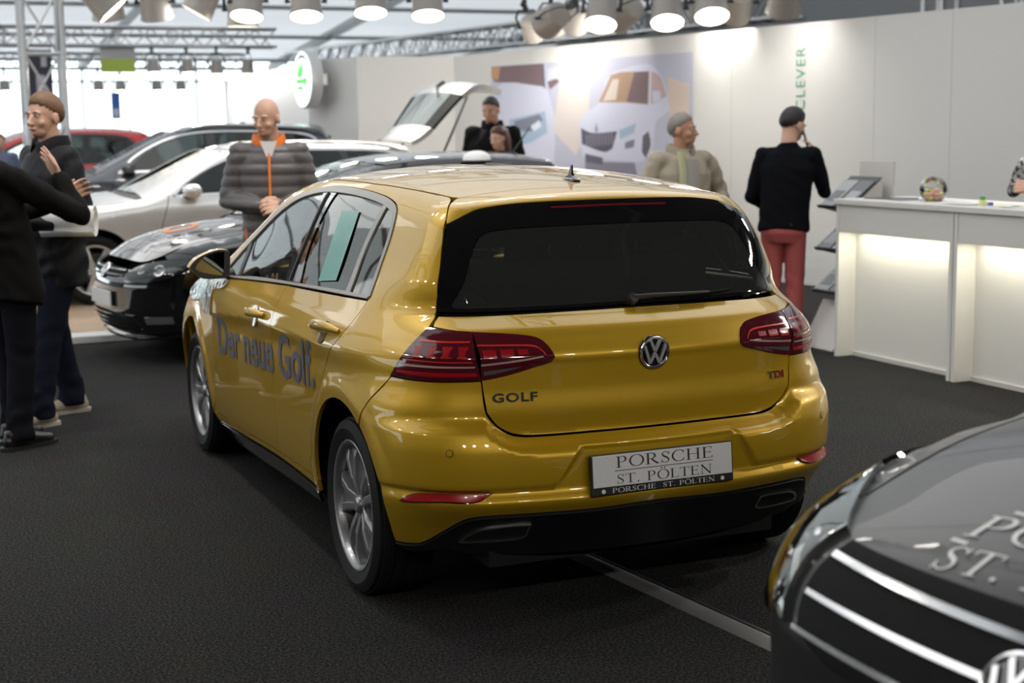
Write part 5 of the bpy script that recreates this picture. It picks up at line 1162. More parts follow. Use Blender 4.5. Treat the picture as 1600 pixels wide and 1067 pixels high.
# ================================================================ people
SKIN = mat('skin', (.56, .33, .24), .5, noise=(9, .06)); SKIN_D = mat('skin_tanned', (.44, .24, .16), .5, noise=(9, .06))
EYE_W = mat('eye_white', (.7, .68, .66), .3); EYE_D = mat('eye_dark', (.03, .02, .015), .2); LIP = mat('lip', (.40, .17, .14), .5)
def remesh(bm, voxel, smooth=4):
    me = bpy.data.meshes.new('tmp'); bmesh.ops.recalc_face_normals(bm, faces=bm.faces); bm.to_mesh(me); bm.free()
    o = bpy.data.objects.new('tmp', me); COL.objects.link(o)
    m = o.modifiers.new('r', 'REMESH'); m.mode = 'VOXEL'; m.voxel_size = voxel; m.use_smooth_shade = True
    if smooth:
        s = o.modifiers.new('s', 'SMOOTH'); s.factor = .5; s.iterations = smooth
    out = bpy.data.meshes.new_from_object(o.evaluated_get(bpy.context.evaluated_depsgraph_get()))
    COL.objects.unlink(o); bpy.data.objects.remove(o); bpy.data.meshes.remove(me)
    return out
def solid(name, bm, material, parent, voxel=.010, smooth=4, fn=None):
    me = remesh(bm, voxel, smooth); me.name = name; me.materials.clear(); me.materials.append(material)
    if fn is not None:
        n = len(me.vertices); V = np.empty(n*3); N = np.empty(n*3); me.vertices.foreach_get('co', V); me.vertices.foreach_get('normal', N)
        V = fn(V.reshape(-1, 3), N.reshape(-1, 3)); me.vertices.foreach_set('co', V.ravel()); me.update()
    me.polygons.foreach_set('use_smooth', np.ones(len(me.polygons), bool))
    o = bpy.data.objects.new(name, me); COL.objects.link(o); o.parent = parent
    return o
def ball(bm, c, r, M=None, seg=16):
    r = r if isinstance(r, (tuple, list)) else (r, r, r)
    bmesh.ops.create_uvsphere(bm, u_segments=seg, v_segments=max(8, seg//2 + 2), radius=1, matrix=(M or Matrix()) @ Matrix.Translation(c) @ Matrix.Diagonal((*r, 1)))
def limb(bm, pts, rad, n=14):
    """tapered tube through joints, rounded at every joint"""
    P = smooth_poly(pts, .05, False, 75); L = np.r_[0, np.cumsum(np.linalg.norm(np.diff(P, axis=0), axis=1))]
    J = [0.] ; 
    for a, b in zip(pts, pts[1:]): J.append(J[-1] + (Vector(b) - Vector(a)).length)
    J = np.array(J) * (L[-1] / J[-1]); ra = np.interp(L, J, [r[0] if isinstance(r, (tuple, list)) else r for r in rad]); rb = np.interp(L, J, [r[1] if isinstance(r, (tuple, list)) else r for r in rad])
    tube(bm, [Vector(p) for p in P], [(float(a), float(b)) for a, b in zip(ra, rb)], n)
    for i, p in enumerate(pts):
        r = rad[i]; r = min(r) if isinstance(r, (tuple, list)) else r; ball(bm, p, r*.97)

def hand(bm, wrist, d, palm, curl=.5, s=1., thumb=1, spread=.10):
    """palm with four unequal bent fingers and a thumb off its side; d points along the fingers, palm is the palm normal"""
    d = Vector(d).normalized(); palm = Vector(palm); palm = (palm - d*palm.dot(d)).normalized(); x = d.cross(palm) * thumb
    w = Vector(wrist)
    for k in (-.5, -.17, .17, .5):      # palm slab
        tube(bm, [w + x*(.022*k)*s, w + x*(.050*k)*s + d*.045*s, w + x*(.076*k)*s + d*.092*s], [.018*s, .0165*s, .0135*s], 8); ball(bm, w + x*(.076*k)*s + d*.092*s, .0135*s, seg=8)
    for k, L in ((-.5, .062), (-.17, .076), (.17, .082), (.5, .074)):
        p = w + x*(.076*k)*s + d*.090*s; q = (d + x*k*spread).normalized(); pts = [p]; ang = 0
        for i, f in enumerate((.45, .32, .23)):
            ang += curl*(.55 if i == 0 else .85); v = q*math.cos(ang) + palm*math.sin(ang); pts.append(pts[-1] + v*L*f*s)
        tube(bm, pts, [.0098*s, .0092*s, .0084*s, .0070*s], 8); [ball(bm, c, r*s, seg=8) for c, r in zip(pts[1:], (.0093, .0085, .0072))]
    p = w + x*.026*s + d*.026*s; v1 = (d*.62 + x*.72 + palm*.30).normalized(); v2 = (d*.85 + x*.30 + palm*.45*(.4+curl)).normalized()
    pts = [p, p + v1*.036*s, p + v1*.036*s + v2*.030*s, p + v1*.036*s + v2*.053*s]; tube(bm, pts, [.0145*s, .0125*s, .0105*s, .0085*s], 8); [ball(bm, c, r*s, seg=8) for c, r in zip(pts, (.0145, .0125, .0105, .0085))]

def head(bm, M):
    """skull, face and ears; local y is forward, origin at the neck's top"""
    ball(bm, (0, -.012, .125), (.076, .094, .098), M, 24); ball(bm, (0, .022, .080), (.064, .070, .085), M, 20); ball(bm, (0, .040, .026), (.048, .048, .036), M)
    ball(bm, (0, .074, .018), (.020, .018, .016), M)                           # chin
    tube(bm, [M @ Vector((0, .088, .108)), M @ Vector((0, .102, .082)), M @ Vector((0, .112, .066))], [.009, .012, .0145], 8); ball(bm, (0, .104, .066), (.019, .014, .011), M, 10)
    for s in (-1, 1):
        ball(bm, (s*.033, .080, .122), (.026, .011, .008), M, 10)              # brow
        ball(bm, (s*.040, .060, .070), (.022, .022, .020), M, 10)              # cheek
        ball(bm, (s*.079, -.010, .088), (.009, .020, .033), M, 12)             # ear
    ball(bm, (0, .086, .041), (.026, .012, .008), M, 10)

def hair_cap(parent, M, material, style='short'):
    """hair as a shell over the skull above the hairline"""
    bm = bmesh.new(); bmesh.ops.create_uvsphere(bm, u_segments=32, v_segments=24, radius=1)
    g = {'short': 1.07, 'full': 1.14, 'long': 1.14, 'thin': 1.02}[style]; rs = random.Random(3)
    kill = []
    for v in bm.verts:
        x, y, z = v.co; back = max(0, -y); front = max(0, y)
        lim = .60*front - .12 - (.95 if style == 'long' else .80)*back
        if z < lim: kill.append(v)
        j = 1 + rs.uniform(-.012, .02); lift = 1.0 + (.10*front*max(0, z) if style == 'full' else 0)
        gg = .985 + (g - .985)*min(1, max(0, (z - lim)/.45))**1.1; j = 1 + (j-1)*min(1, max(0, (z - lim)/.3))
        v.co = Vector((x*.0775*gg*j, -.012 + y*.096*gg*j*lift, .122 + z*.100*gg*j*lift))
    bmesh.ops.delete(bm, geom=kill, context='VERTS')
    if style == 'long':
        pass
    for v in bm.verts: v.co = M @ v.co
    r = bmesh.ops.extrude_face_region(bm, geom=bm.faces[:]); c = M @ Vector((0, -.01, .11))
    for e in r['geom']:
        if isinstance(e, bmesh.types.BMVert): e.co = c + (e.co - c)*.965
    o = from_bm('hair', bm, material, parent, True, angle=80)
    if style == 'long':
        bm = bmesh.new()
        for s in (-1, 1): limb(bm, [M @ Vector((s*.055, -.05, .16)), M @ Vector((s*.082, -.03, .08)), M @ Vector((s*.080, -.02, -.03)), M @ Vector((s*.070, -.02, -.10))], [.03, .03, .028, .016], 10)
        limb(bm, [M @ Vector((0, -.085, .15)), M @ Vector((0, -.10, .05)), M @ Vector((0, -.09, -.10))], [.06, .062, .045], 12)
        solid('long_hair', bm, material, o, .012, 3)
    return o

def person(label, loc, yaw, H=1.78, hair=None, hair_style='short', skin=SKIN, top=None, trousers=None, shoes=None, arms=None, look=(0, 0), lean=(0, 0), top_style='jacket', hem=.80, girth=1., stance=.10, step=(0, 0), group=None, voxel=.011, collar=None, glasses=False, feet_yaw=(0, 0)):
    """yaw: heading of the local +y axis. arms: two dicts (left, right) with elbow, wrist, dir, palm, curl."""
    T = thing('person', label, 'person', loc, yaw, group); k = H/1.78; Z = lambda z: z*k
    lx, ly = lean
    hip = Vector((0, 0, Z(.92))); chest = Vector((lx*.55, ly*.55, Z(1.27))); nk = Vector((lx*.9, ly*.9 - .01, Z(1.485))); hd = Vector((lx, ly + .012, Z(1.545)))
    MH = Matrix.Translation(hd) @ Matrix.Rotation(look[0], 4, 'Z') @ Matrix.Rotation(look[1], 4, 'X') @ Matrix.Scale(k*1.0, 4)
    sh = {-1: Vector((lx*.8 - .185*k*girth**.5, ly*.8, Z(1.425))), 1: Vector((lx*.8 + .185*k*girth**.5, ly*.8, Z(1.425)))}
    A = {}
    for s, a in zip((-1, 1), arms or (None, None)):
        a = dict(a or {}); a.setdefault('elbow', (s*.255, -.03, 1.13)); a.setdefault('wrist', (s*.27, .05, .88)); a.setdefault('dir', (0, .08, -1)); a.setdefault('palm', (-s, 0, 0)); a.setdefault('curl', .45)
        a['elbow'] = Vector(a['elbow'])*k; a['wrist'] = Vector(a['wrist'])*k; A[s] = a
    kn, an = {}, {}
    for s in (-1, 1):
        st_ = step[0 if s < 0 else 1]
        an[s] = Vector((s*stance*k, st_, Z(.085))); kn[s] = Vector((s*(stance*.98)*k, st_*.55 + .025, Z(.49)))
    # body: one skin surface
    bm = bmesh.new(); head(bm, MH)
    limb(bm, [chest, nk + Vector((0, -.005, 0)), hd + Vector((0, -.005, .05))], [.09*k, .062*k, .058*k]); limb(bm, [hip, chest], [(.12*k, .09*k), (.13*k, .085*k)])
    for s in (-1, 1):
        a = A[s]; limb(bm, [chest + Vector((0, 0, .10)), sh[s], a['elbow'], a['wrist']], [.06*k, .045*k, .037*k, .027*k], 10); hand(bm, a['wrist'], a['dir'], a['palm'], a['curl'], k*1.02, -s if a.get('flip') else s, a.get('spread', .1))
        limb(bm, [hip + Vector((s*.08*k, 0, 0)), kn[s], an[s]], [.075*k, .05*k, .036*k], 10)
    body = solid('body', bm, skin, T, voxel*.55, 3)
    for s in (-1, 1):
        bm = bmesh.new(); ball(bm, (s*.032, .0795, .108), (.0125, .0075, .008), MH, 10); e = from_bm('eye', bm, EYE_W, T, True)
        bm = bmesh.new(); ball(bm, (s*.032, .0868, .108), (.0055, .0030, .0055), MH, 8); from_bm('iris', bm, EYE_D, e, True)
        if hair is not None:
            bm = bmesh.new(); tube(bm, [MH @ Vector((s*q, y, z)) for q, y, z in ((.014, .092, .124), (.034, .091, .129), (.054, .078, .124))], [(.004, .003), (.0045, .004), (.003, .002)], 6); from_bm('eyebrow', bm, hair, T, True)
    bm = bmesh.new(); ball(bm, (0, .0955, .0385), (.022, .006, .0045), MH, 10); from_bm('mouth', bm, LIP, T, True)
    if hair is not None and hair_style: hair_cap(T, MH, hair, hair_style)
    if glasses:
        bm = bmesh.new()
        for s in (-1, 1): lathe(bm, [(.020, -.001), (.022, 0), (.020, .001)], 16, MH @ Matrix.Translation((s*.032, .100, .108)) @ Matrix.Rotation(PI/2, 4, 'X'), True); tube(bm, [MH @ Vector((s*.052, .098, .110)), MH @ Vector((s*.080, .02, .105))], .0016, 6)
        tube(bm, [MH @ Vector((-.012, .101, .112)), MH @ Vector((.012, .101, .112))], .0016, 6); from_bm('spectacles', bm, SATIN_BLACK, T)
    # trousers
    g = girth; bm = bmesh.new(); hz = Z(.99)
    tube(bm, [(lx*.1, ly*.1, Z(1.02)), (0, 0, Z(.94)), (0, -.01, Z(.86)), (0, 0, Z(.80))], [(.155*k*g, .110*k*g), (.166*k*g, .122*k*g), (.170*k*g, .126*k*g), (.145*k*g, .11*k*g)], 20)
    for s in (-1, 1):
        limb(bm, [hip + Vector((s*.085*k, 0, -.03)), kn[s] + Vector((0, .0, 0)), Vector((an[s].x, an[s].y + .01, Z(.12)))], [(.086*k*g, .092*k*g), (.072*k, .076*k), (.064*k, .068*k)]); tube(bm, [Vector((an[s].x, an[s].y + .01, Z(.20))), Vector((an[s].x, an[s].y + .012, .045))], [(.066*k, .070*k), (.071*k, .078*k)], 14)
    fold = lambda V, N: V + N * (.0035*np.sin(V[:, 2:3]*55 + 3*np.sin(V[:, 0:1]*30)) * np.exp(-((V[:, 2:3] - .12)/.16)**2) + .003*np.sin(V[:, 2:3]*48 + V[:, 0:1]*40) * np.exp(-((V[:, 2:3] - .5*k)/.09)**2))
    solid('trousers', bm, trousers, T, voxel, 4, fold)
    for s in (-1, 1):
        Ms = Matrix.Translation((an[s].x, an[s].y, 0)) @ Matrix.Rotation(feet_yaw[0 if s < 0 else 1] - s*.12, 4, 'Z')
        bm = bmesh.new(); limb(bm, [Ms @ Vector((0, -.055, .045)), Ms @ Vector((0, .05, .048)), Ms @ Vector((0, .145, .036)), Ms @ Vector((0, .19, .030))], [(.038, .042), (.044, .045), (.046, .034), (.034, .026)], 14); ball(bm, (0, -.03, .075), (.042, .05, .05), Ms)
        shm = solid('shoe', bm, shoes, T, .009, 3, lambda V, N: np.c_[V[:, :2], np.maximum(V[:, 2], .012)])
        bm = bmesh.new(); O = [(.045, -.085), (.050, .02), (.052, .11), (.044, .175), (.018, .225), (-.018, .225), (-.044, .175), (-.050, .11), (-.044, .02), (-.042, -.085), (0, -.108)]
        extrude_poly(bm, smooth_poly(O, .02), 0, .020, Ms); from_bm('sole', bm, SATIN_BLACK if shoes.name.startswith('black') else mat('shoe_sole', (.42, .38, .33), .7), shm)
        bm = bmesh.new()
        for q in (.055, .08, .105): tube(bm, [Ms @ Vector((-.028, q, .078 - (q-.05)*.28)), Ms @ Vector((0, q + .006, .092 - (q-.05)*.28)), Ms @ Vector((.028, q, .078 - (q-.05)*.28))], .0035, 6)
        from_bm('laces', bm, SATIN_BLACK, shm, True)
    # upper garment
    puff = top_style == 'puffer'; ex = .022 if puff else (.014 if top_style == 'jacket' else .004); bm = bmesh.new(); hm = Z(hem)
    tube(bm, [Vector((0, -.005, hm - .005)), Vector((0, 0, hm + .02)), Vector((lx*.15, ly*.15, Z(1.02))), Vector((lx*.4, ly*.4, Z(1.17))), Vector((lx*.7, ly*.7, Z(1.33))), Vector((lx*.85, ly*.85 - .008, Z(1.435))), Vector((lx*.9, ly*.9 - .012, Z(1.48))), Vector((lx*.9, ly*.9 - .012, Z(1.515)))],
         [(.183*k*g + ex, .132*k*g + ex), (.186*k*g + ex, .135*k*g + ex), (.178*k*g + ex, .130*k*g + ex), (.182*k*g + ex, .132*k*g + ex), (.200*k*g**.5 + ex, .130*k*g + ex), (.165*k*g**.5 + ex*.5, .098*k + ex), (.085*k, .075*k + ex*.4), (.066*k + ex*.4, .068*k + ex*.4)], 24)
    for s in (-1, 1):
        a = A[s]; wr = a['wrist'] + (a['elbow'] - a['wrist']).normalized() * .012
        limb(bm, [Vector((lx*.8 + s*.10*k, ly*.8, Z(1.41))), sh[s], a['elbow'], wr], [.072*k + ex*.5, .060*k + ex, .048*k + ex*.9, .037*k + ex*.6])
    def cloth(V, N):
        z = V[:, 2:3]; side = np.abs(V[:, 0:1] - lx*.5) > .205*k*g**.5
        if puff:
            f = .010*(np.abs(np.sin(z*PI/.075))**.7 - .6); return V + N*f
        w = .0032*np.sin(z*24 + 4*np.sin(V[:, 0:1]*13 + z*9) + 3*np.sin(V[:, 1:2]*15 - z*6)) + .002*np.sin(z*41 + V[:, 0:1]*47 + V[:, 1:2]*33)
        return V + N*w*(1.2 if top_style == 'jacket' else .7)
    tp = solid({'puffer': 'puffer_jacket', 'jacket': 'jacket', 'sweater': 'sweater', 'coat': 'coat'}.get(top_style, 'jacket'), bm, top, T, voxel*.9, 4, cloth)
    if collar is not None:
        bm = bmesh.new(); n = 28; rings = []
        for r, z, dz in ((.070, 1.470, .0), (.083, 1.515, .012), (.094, 1.535, .012), (.104, 1.505, .0), (.098, 1.462, .0)):
            rings.append([bm.verts.new((lx*.9 + r*k*math.sin(t)*1.05, ly*.9 - .012 + r*k*math.cos(t)*1.02 + (.02 if abs(math.sin(t)) < .3 and math.cos(t) > 0 else 0), Z(z) - (.05*max(0, math.cos(t))**2) + dz)) for t in np.linspace(.32, 2*PI - .32, n)])
        for a, b in zip(rings, rings[1:]):
            for i in range(n-1): bm.faces.new((a[i], a[i+1], b[i+1], b[i]))
        from_bm('collar', bm, collar, T, True, angle=70)
    return T, MH, A

def people():
    BR = mat('brown_hair', (.055, .030, .018), .6, bump=(90, .6, .004)); DK = mat('dark_hair', (.014, .011, .010), .55, bump=(90, .6, .004)); GR = mat('grey_hair', (.22, .20, .18), .6, bump=(90, .6, .004)); LB = mat('light_brown_hair', (.16, .085, .045), .6, bump=(90, .6, .004)); RD = mat('auburn_hair', (.07, .022, .016), .5, bump=(90, .6, .004)); ST = mat('cropped_fair_hair', (.36, .24, .16), .7)
    BLK = mat('black_coat_cloth', (.0045, .0042, .0045), .85, spec=.15, bump=(160, .4, .002)); NAVY = mat('navy_jacket_cloth', (.008, .008, .011), .6, spec=.25, bump=(120, .5, .003)); JEAN = mat('dark_blue_jeans', (.009, .011, .021), .9, spec=.1, bump=(200, .4, .002)); JEAN2 = mat('dark_navy_trousers', (.007, .0075, .012), .9, spec=.1)
    PUF = mat('grey_puffer_nylon', (.105, .095, .10), .42, bump=(40, .35, .006)); ORG = mat('orange_lining', (.82, .20, .02), .6); BEI = mat('beige_jacket_cloth', (.30, .265, .205), .8, bump=(120, .4, .003)); SWE = mat('black_knit', (.0045, .005, .0075), .9, spec=.1, bump=(220, .5, .002)); REDT = mat('brick_red_chinos', (.36, .075, .075), .8, bump=(200, .3, .002))
    BSH = mat('black_shoe_leather', (.010, .010, .010), .25); TSH = mat('beige_suede_shoes', (.36, .31, .24), .8); WSHIRT = mat('white_shirt', (.75, .72, .74), .7); SAGE = mat('sage_scarf', (.42, .42, .26), .8); GREYV = mat('grey_vest', (.30, .28, .26), .8)
    # man at the left edge, back to us, right arm raised in talk
    person('person cut by the left edge in black coat, arm bent with raised hand', (-1.72, 3.20, 0), math.radians(-62), 1.80, BR, 'short', SKIN, BLK, JEAN2, BSH, top_style='jacket', hem=.77, girth=1.12, stance=.09, step=(.04, -.05), look=(.5, 0), lean=(-.02, -.15),
           arms=({'elbow': (-.20, .20, 1.22), 'wrist': (-.05, .40, 1.27), 'dir': (.2, .8, .5)}, {'elbow': (.24, .30, 1.20), 'wrist': (.125, .26, 1.40), 'dir': (-.50, -.12, .75), 'palm': (-.35, -.85, .1), 'curl': .12, 'spread': .2}), feet_yaw=(.1, .1))
    # man in navy jacket facing left with a roll of paper
    T, M, A = person('person in navy jacket and jeans facing left, white paper roll under the arm', (-1.40, 3.88, 0), math.radians(112), 1.88, LB, 'full', SKIN, NAVY, JEAN, TSH, top_style='jacket', hem=.74, girth=1.10, stance=.13, step=(.20, -.14), look=(.25, -.05), collar=NAVY,
           arms=({'elbow': (-.27, -.04, 1.10), 'wrist': (-.16, .20, 1.09), 'dir': (.5, .85, 0), 'palm': (.6, -.2, .5), 'curl': .9}, {'elbow': (.26, -.05, 1.12), 'wrist': (.10, .20, 1.03), 'dir': (-.9, .3, 0), 'curl': .8}))
    bm = bmesh.new(); tt = np.linspace(0, 2*PI*1.9, 44); a = Vector((-1.485, 3.66, 1.165)); d = Vector((.92, -.39, .0)).normalized(); s = d.cross(Vector((0, 0, 1))).normalized(); u = Vector((0, 0, 1))
    ra = [bm.verts.new(a + s*math.cos(t)*(.030 + .0035*t) + u*math.sin(t)*(.030 + .0035*t)*1.35) for t in tt]; rb = [bm.verts.new(v.co + d*.30) for v in ra]
    for i in range(len(ra)-1): bm.faces.new((ra[i], ra[i+1], rb[i+1], rb[i]))
    o = from_bm('paper_roll', bm, mat('white_paper', (.78, .79, .80), .6), None, True); sm = o.modifiers.new('thick', 'SOLIDIFY'); sm.thickness = .0012; tag(o, 'loose white paper roll held at the navy jacket', 'paper roll')
    # man in grey puffer
    T, M, A = person('bald person in grey puffer jacket with orange collar and clasped hands', (.12, 4.86, 0), math.radians(165), 1.87, ST, None, SKIN, PUF, JEAN, BSH, top_style='puffer', hem=.80, girth=.92, look=(-.50, -.20), collar=ORG,
           arms=({'elbow': (-.265, -.03, 1.13), 'wrist': (-.075, .225, 1.085), 'dir': (.85, .45, .1), 'palm': (.2, -.7, -.4), 'curl': .9}, {'elbow': (.265, -.03, 1.13), 'wrist': (.075, .205, 1.10), 'dir': (-.85, .45, .1), 'palm': (-.2, -.7, -.4), 'curl': .9}))
    kz = 1.86/1.78
    bm = bmesh.new(); tube(bm, [(0, .172, .84), (0, .172, 1.06), (0, .178, 1.25), (0, .165, 1.41), (0, .115, 1.515)], [(.008, .005)]*5, 6); from_bm('zip', bm, ORG, T, True)
    bm = bmesh.new(); V = smooth_poly([(-.055, 1.575), (0, 1.42), (.055, 1.575)], .03, True, 20); extrude_poly(bm, [(x, z) for x, z in V], .128, .134, Matrix(((1, 0, 0, 0), (0, 0, 1, -.005), (0, 1, 0, 0), (0, 0, 0, 1)))); from_bm('shirt_front', bm, WSHIRT, T)
    for s in (-1, 1):
        bm = bmesh.new(); tube(bm, [(s*.155, .118, .86), (s*.165, .112, .93), (s*.170, .105, 1.0)], .006, 6); from_bm('pocket_zip', bm, ORG, T, True)
    # man in beige jacket beyond the roof
    T, M, A = person('grey-haired person in beige jacket looking right behind the yellow roof', (2.95, 4.30, 0), math.radians(182), 1.74, GR, 'short', SKIN_D, BEI, JEAN2, BSH, top_style='jacket', hem=.80, girth=1.15, look=(.75, -.02), collar=BEI,
           arms=({'elbow': (-.36, -.02, 1.15), 'wrist': (-.13, .22, 1.09), 'dir': (.9, .35, -.1), 'curl': .8}, {'elbow': (.32, -.05, 1.13), 'wrist': (.12, .22, 1.06), 'dir': (-.9, .35, -.1), 'curl': .8}))
    bm = bmesh.new(); tube(bm, [(.085, .125, 1.46), (.088, .165, 1.33), (.085, .170, 1.10)], [(.030, .010)]*3, 8); from_bm('scarf', bm, SAGE, T, True)
    bm = bmesh.new(); tube(bm, [(.01, .130, 1.40), (.01, .163, 1.28), (.01, .168, 1.08)], [(.055, .010), (.062, .010), (.060, .010)], 8); from_bm('vest', bm, GREYV, T, True)
    # man in red trousers on the phone, back to us
    T, M, A = person('person in black sweater and brick red trousers on the phone, back turned', (3.77, 4.24, 0), math.radians(-42), 1.77, DK, 'full', SKIN, SWE, REDT, BSH, top_style='sweater', hem=.87, girth=1.0, stance=.085, look=(-.62, -.32), lean=(.03, .05),
           arms=({'elbow': (-.245, .04, 1.12), 'wrist': (-.14, .28, 1.02), 'dir': (.4, .9, 0)}, {'elbow': (.275, .15, 1.15), 'wrist': (.215, .115, 1.395), 'dir': (-.34, -.05, 1.), 'palm': (-.8, -.1, -.2), 'curl': .55}))
    Mp = T.matrix_basis @ Matrix.Translation((.138, .115, 1.525)) @ Matrix.Rotation(-.25, 4, 'Y') @ Matrix.Rotation(.3, 4, 'X')
    bm = bmesh.new(); box(bm, -.005, .005, -.036, .036, -.075, .075, Mp); o = from_bm('mobile_phone', bm, mat('phone_grey', (.10, .10, .105), .25, .4), None, False, .004); tag(o, 'dark phone pressed to the ear of the person in red trousers', 'phone')
    bm = bmesh.new(); lathe(bm, [(0, .003), (.009, .003), (.010, 0)], 14, Matrix.Translation((.075, -.128, .92)) @ Matrix.Rotation(PI/2, 4, 'X')); from_bm('pocket_button', bm, SATIN_BLACK, T)
    # people at the open boot
    person('person in black jacket bending over the open boot of the silver car', (3.62, 9.40, .05), math.radians(150), 1.93, DK, 'short', SKIN_D, BLK, JEAN2, BSH, top_style='jacket', hem=.80, girth=1.15, look=(-.25, -.28), lean=(0, .05), collar=BLK, voxel=.014)
    person('auburn-haired person in front of the black jacket, only the head showing', (3.44, 8.72, .05), math.radians(110), 1.62, RD, 'long', SKIN, mat('dark_grey_coat', (.03, .03, .032), .8), JEAN2, BSH, top_style='jacket', hem=.78, look=(.1, -.25), lean=(-.03, .05), voxel=.014)
    person('person in dark suit far back beneath the round green sign', (2.62, 13.15 + 3.2, 0), math.radians(120), 1.80, BR, 'short', SKIN_D, BLK, JEAN2, BSH, top_style='jacket', hem=.76, collar=WSHIRT, voxel=.016)
    person('dark-haired person behind the graphite car roof, only the crown showing', (2.45, 17.4, 0), math.radians(100), 1.74, DK, 'full', SKIN, BLK, JEAN2, BSH, voxel=.018)
    person('distant dark-haired person above the red car in the bright hall end', (1.0, 20.6, 0), math.radians(170), 1.72, DK, 'short', SKIN, mat('pale_coat', (.6, .6, .6), .8), JEAN2, BSH, voxel=.018)
    person('distant fair person at the left picture edge beyond the cars', (-.62, 17.2, 0), math.radians(170), 1.68, LB, 'short', SKIN, mat('blue_grey_coat', (.10, .12, .2), .8), JEAN2, BSH, voxel=.018)
    # attendant behind the counter, at the right edge
    CHK = mat('checked_wool', (.20, .20, .21), .9); nt = CHK.node_tree; tc = nt.nodes.new('ShaderNodeTexCoord'); ck = nt.nodes.new('ShaderNodeTexChecker'); ck.inputs['Scale'].default_value = 26; ck.inputs['Color1'].default_value = (.03, .03, .035, 1); ck.inputs['Color2'].default_value = (.34, .33, .32, 1)
    mp = nt.nodes.new('ShaderNodeMapping'); mp.inputs['Rotation'].default_value = (.8, .5, .8); nt.links.new(tc.outputs['Object'], mp.inputs[0]); nt.links.new(mp.outputs[0], ck.inputs['Vector']); nt.links.new(ck.outputs[0], nt.nodes['Principled BSDF'].inputs['Base Color'])
    person('person in checked black and grey top behind the counter at the right edge', (4.93, 2.73, 0), math.radians(95), 1.68, mat('blond_hair', (.50, .30, .12), .5, bump=(90, .6, .004)), 'long', SKIN, CHK, JEAN2, BSH, top_style='sweater', hem=.90, lean=(-.02, .16), look=(0, -.3), voxel=.013,
           arms=({'elbow': (-.28, .14, 1.24), 'wrist': (-.02, .27, 1.27), 'dir': (.9, .3, .1)}, {'elbow': (.28, .14, 1.24), 'wrist': (.02, .25, 1.34), 'dir': (-.9, .3, .1)}))
# ================================================================ counter, rack, poster, small things
def flat_poly(name, pts, lift, material, parent, MW, sm=True):
    P = smooth_poly(pts, .06, True, 50) if sm else np.array(pts); V, T = triangulate(P, [], .2)
    return mk(name, [MW @ Vector((v[0], v[1], lift)) for v in V], T, material, parent, False)

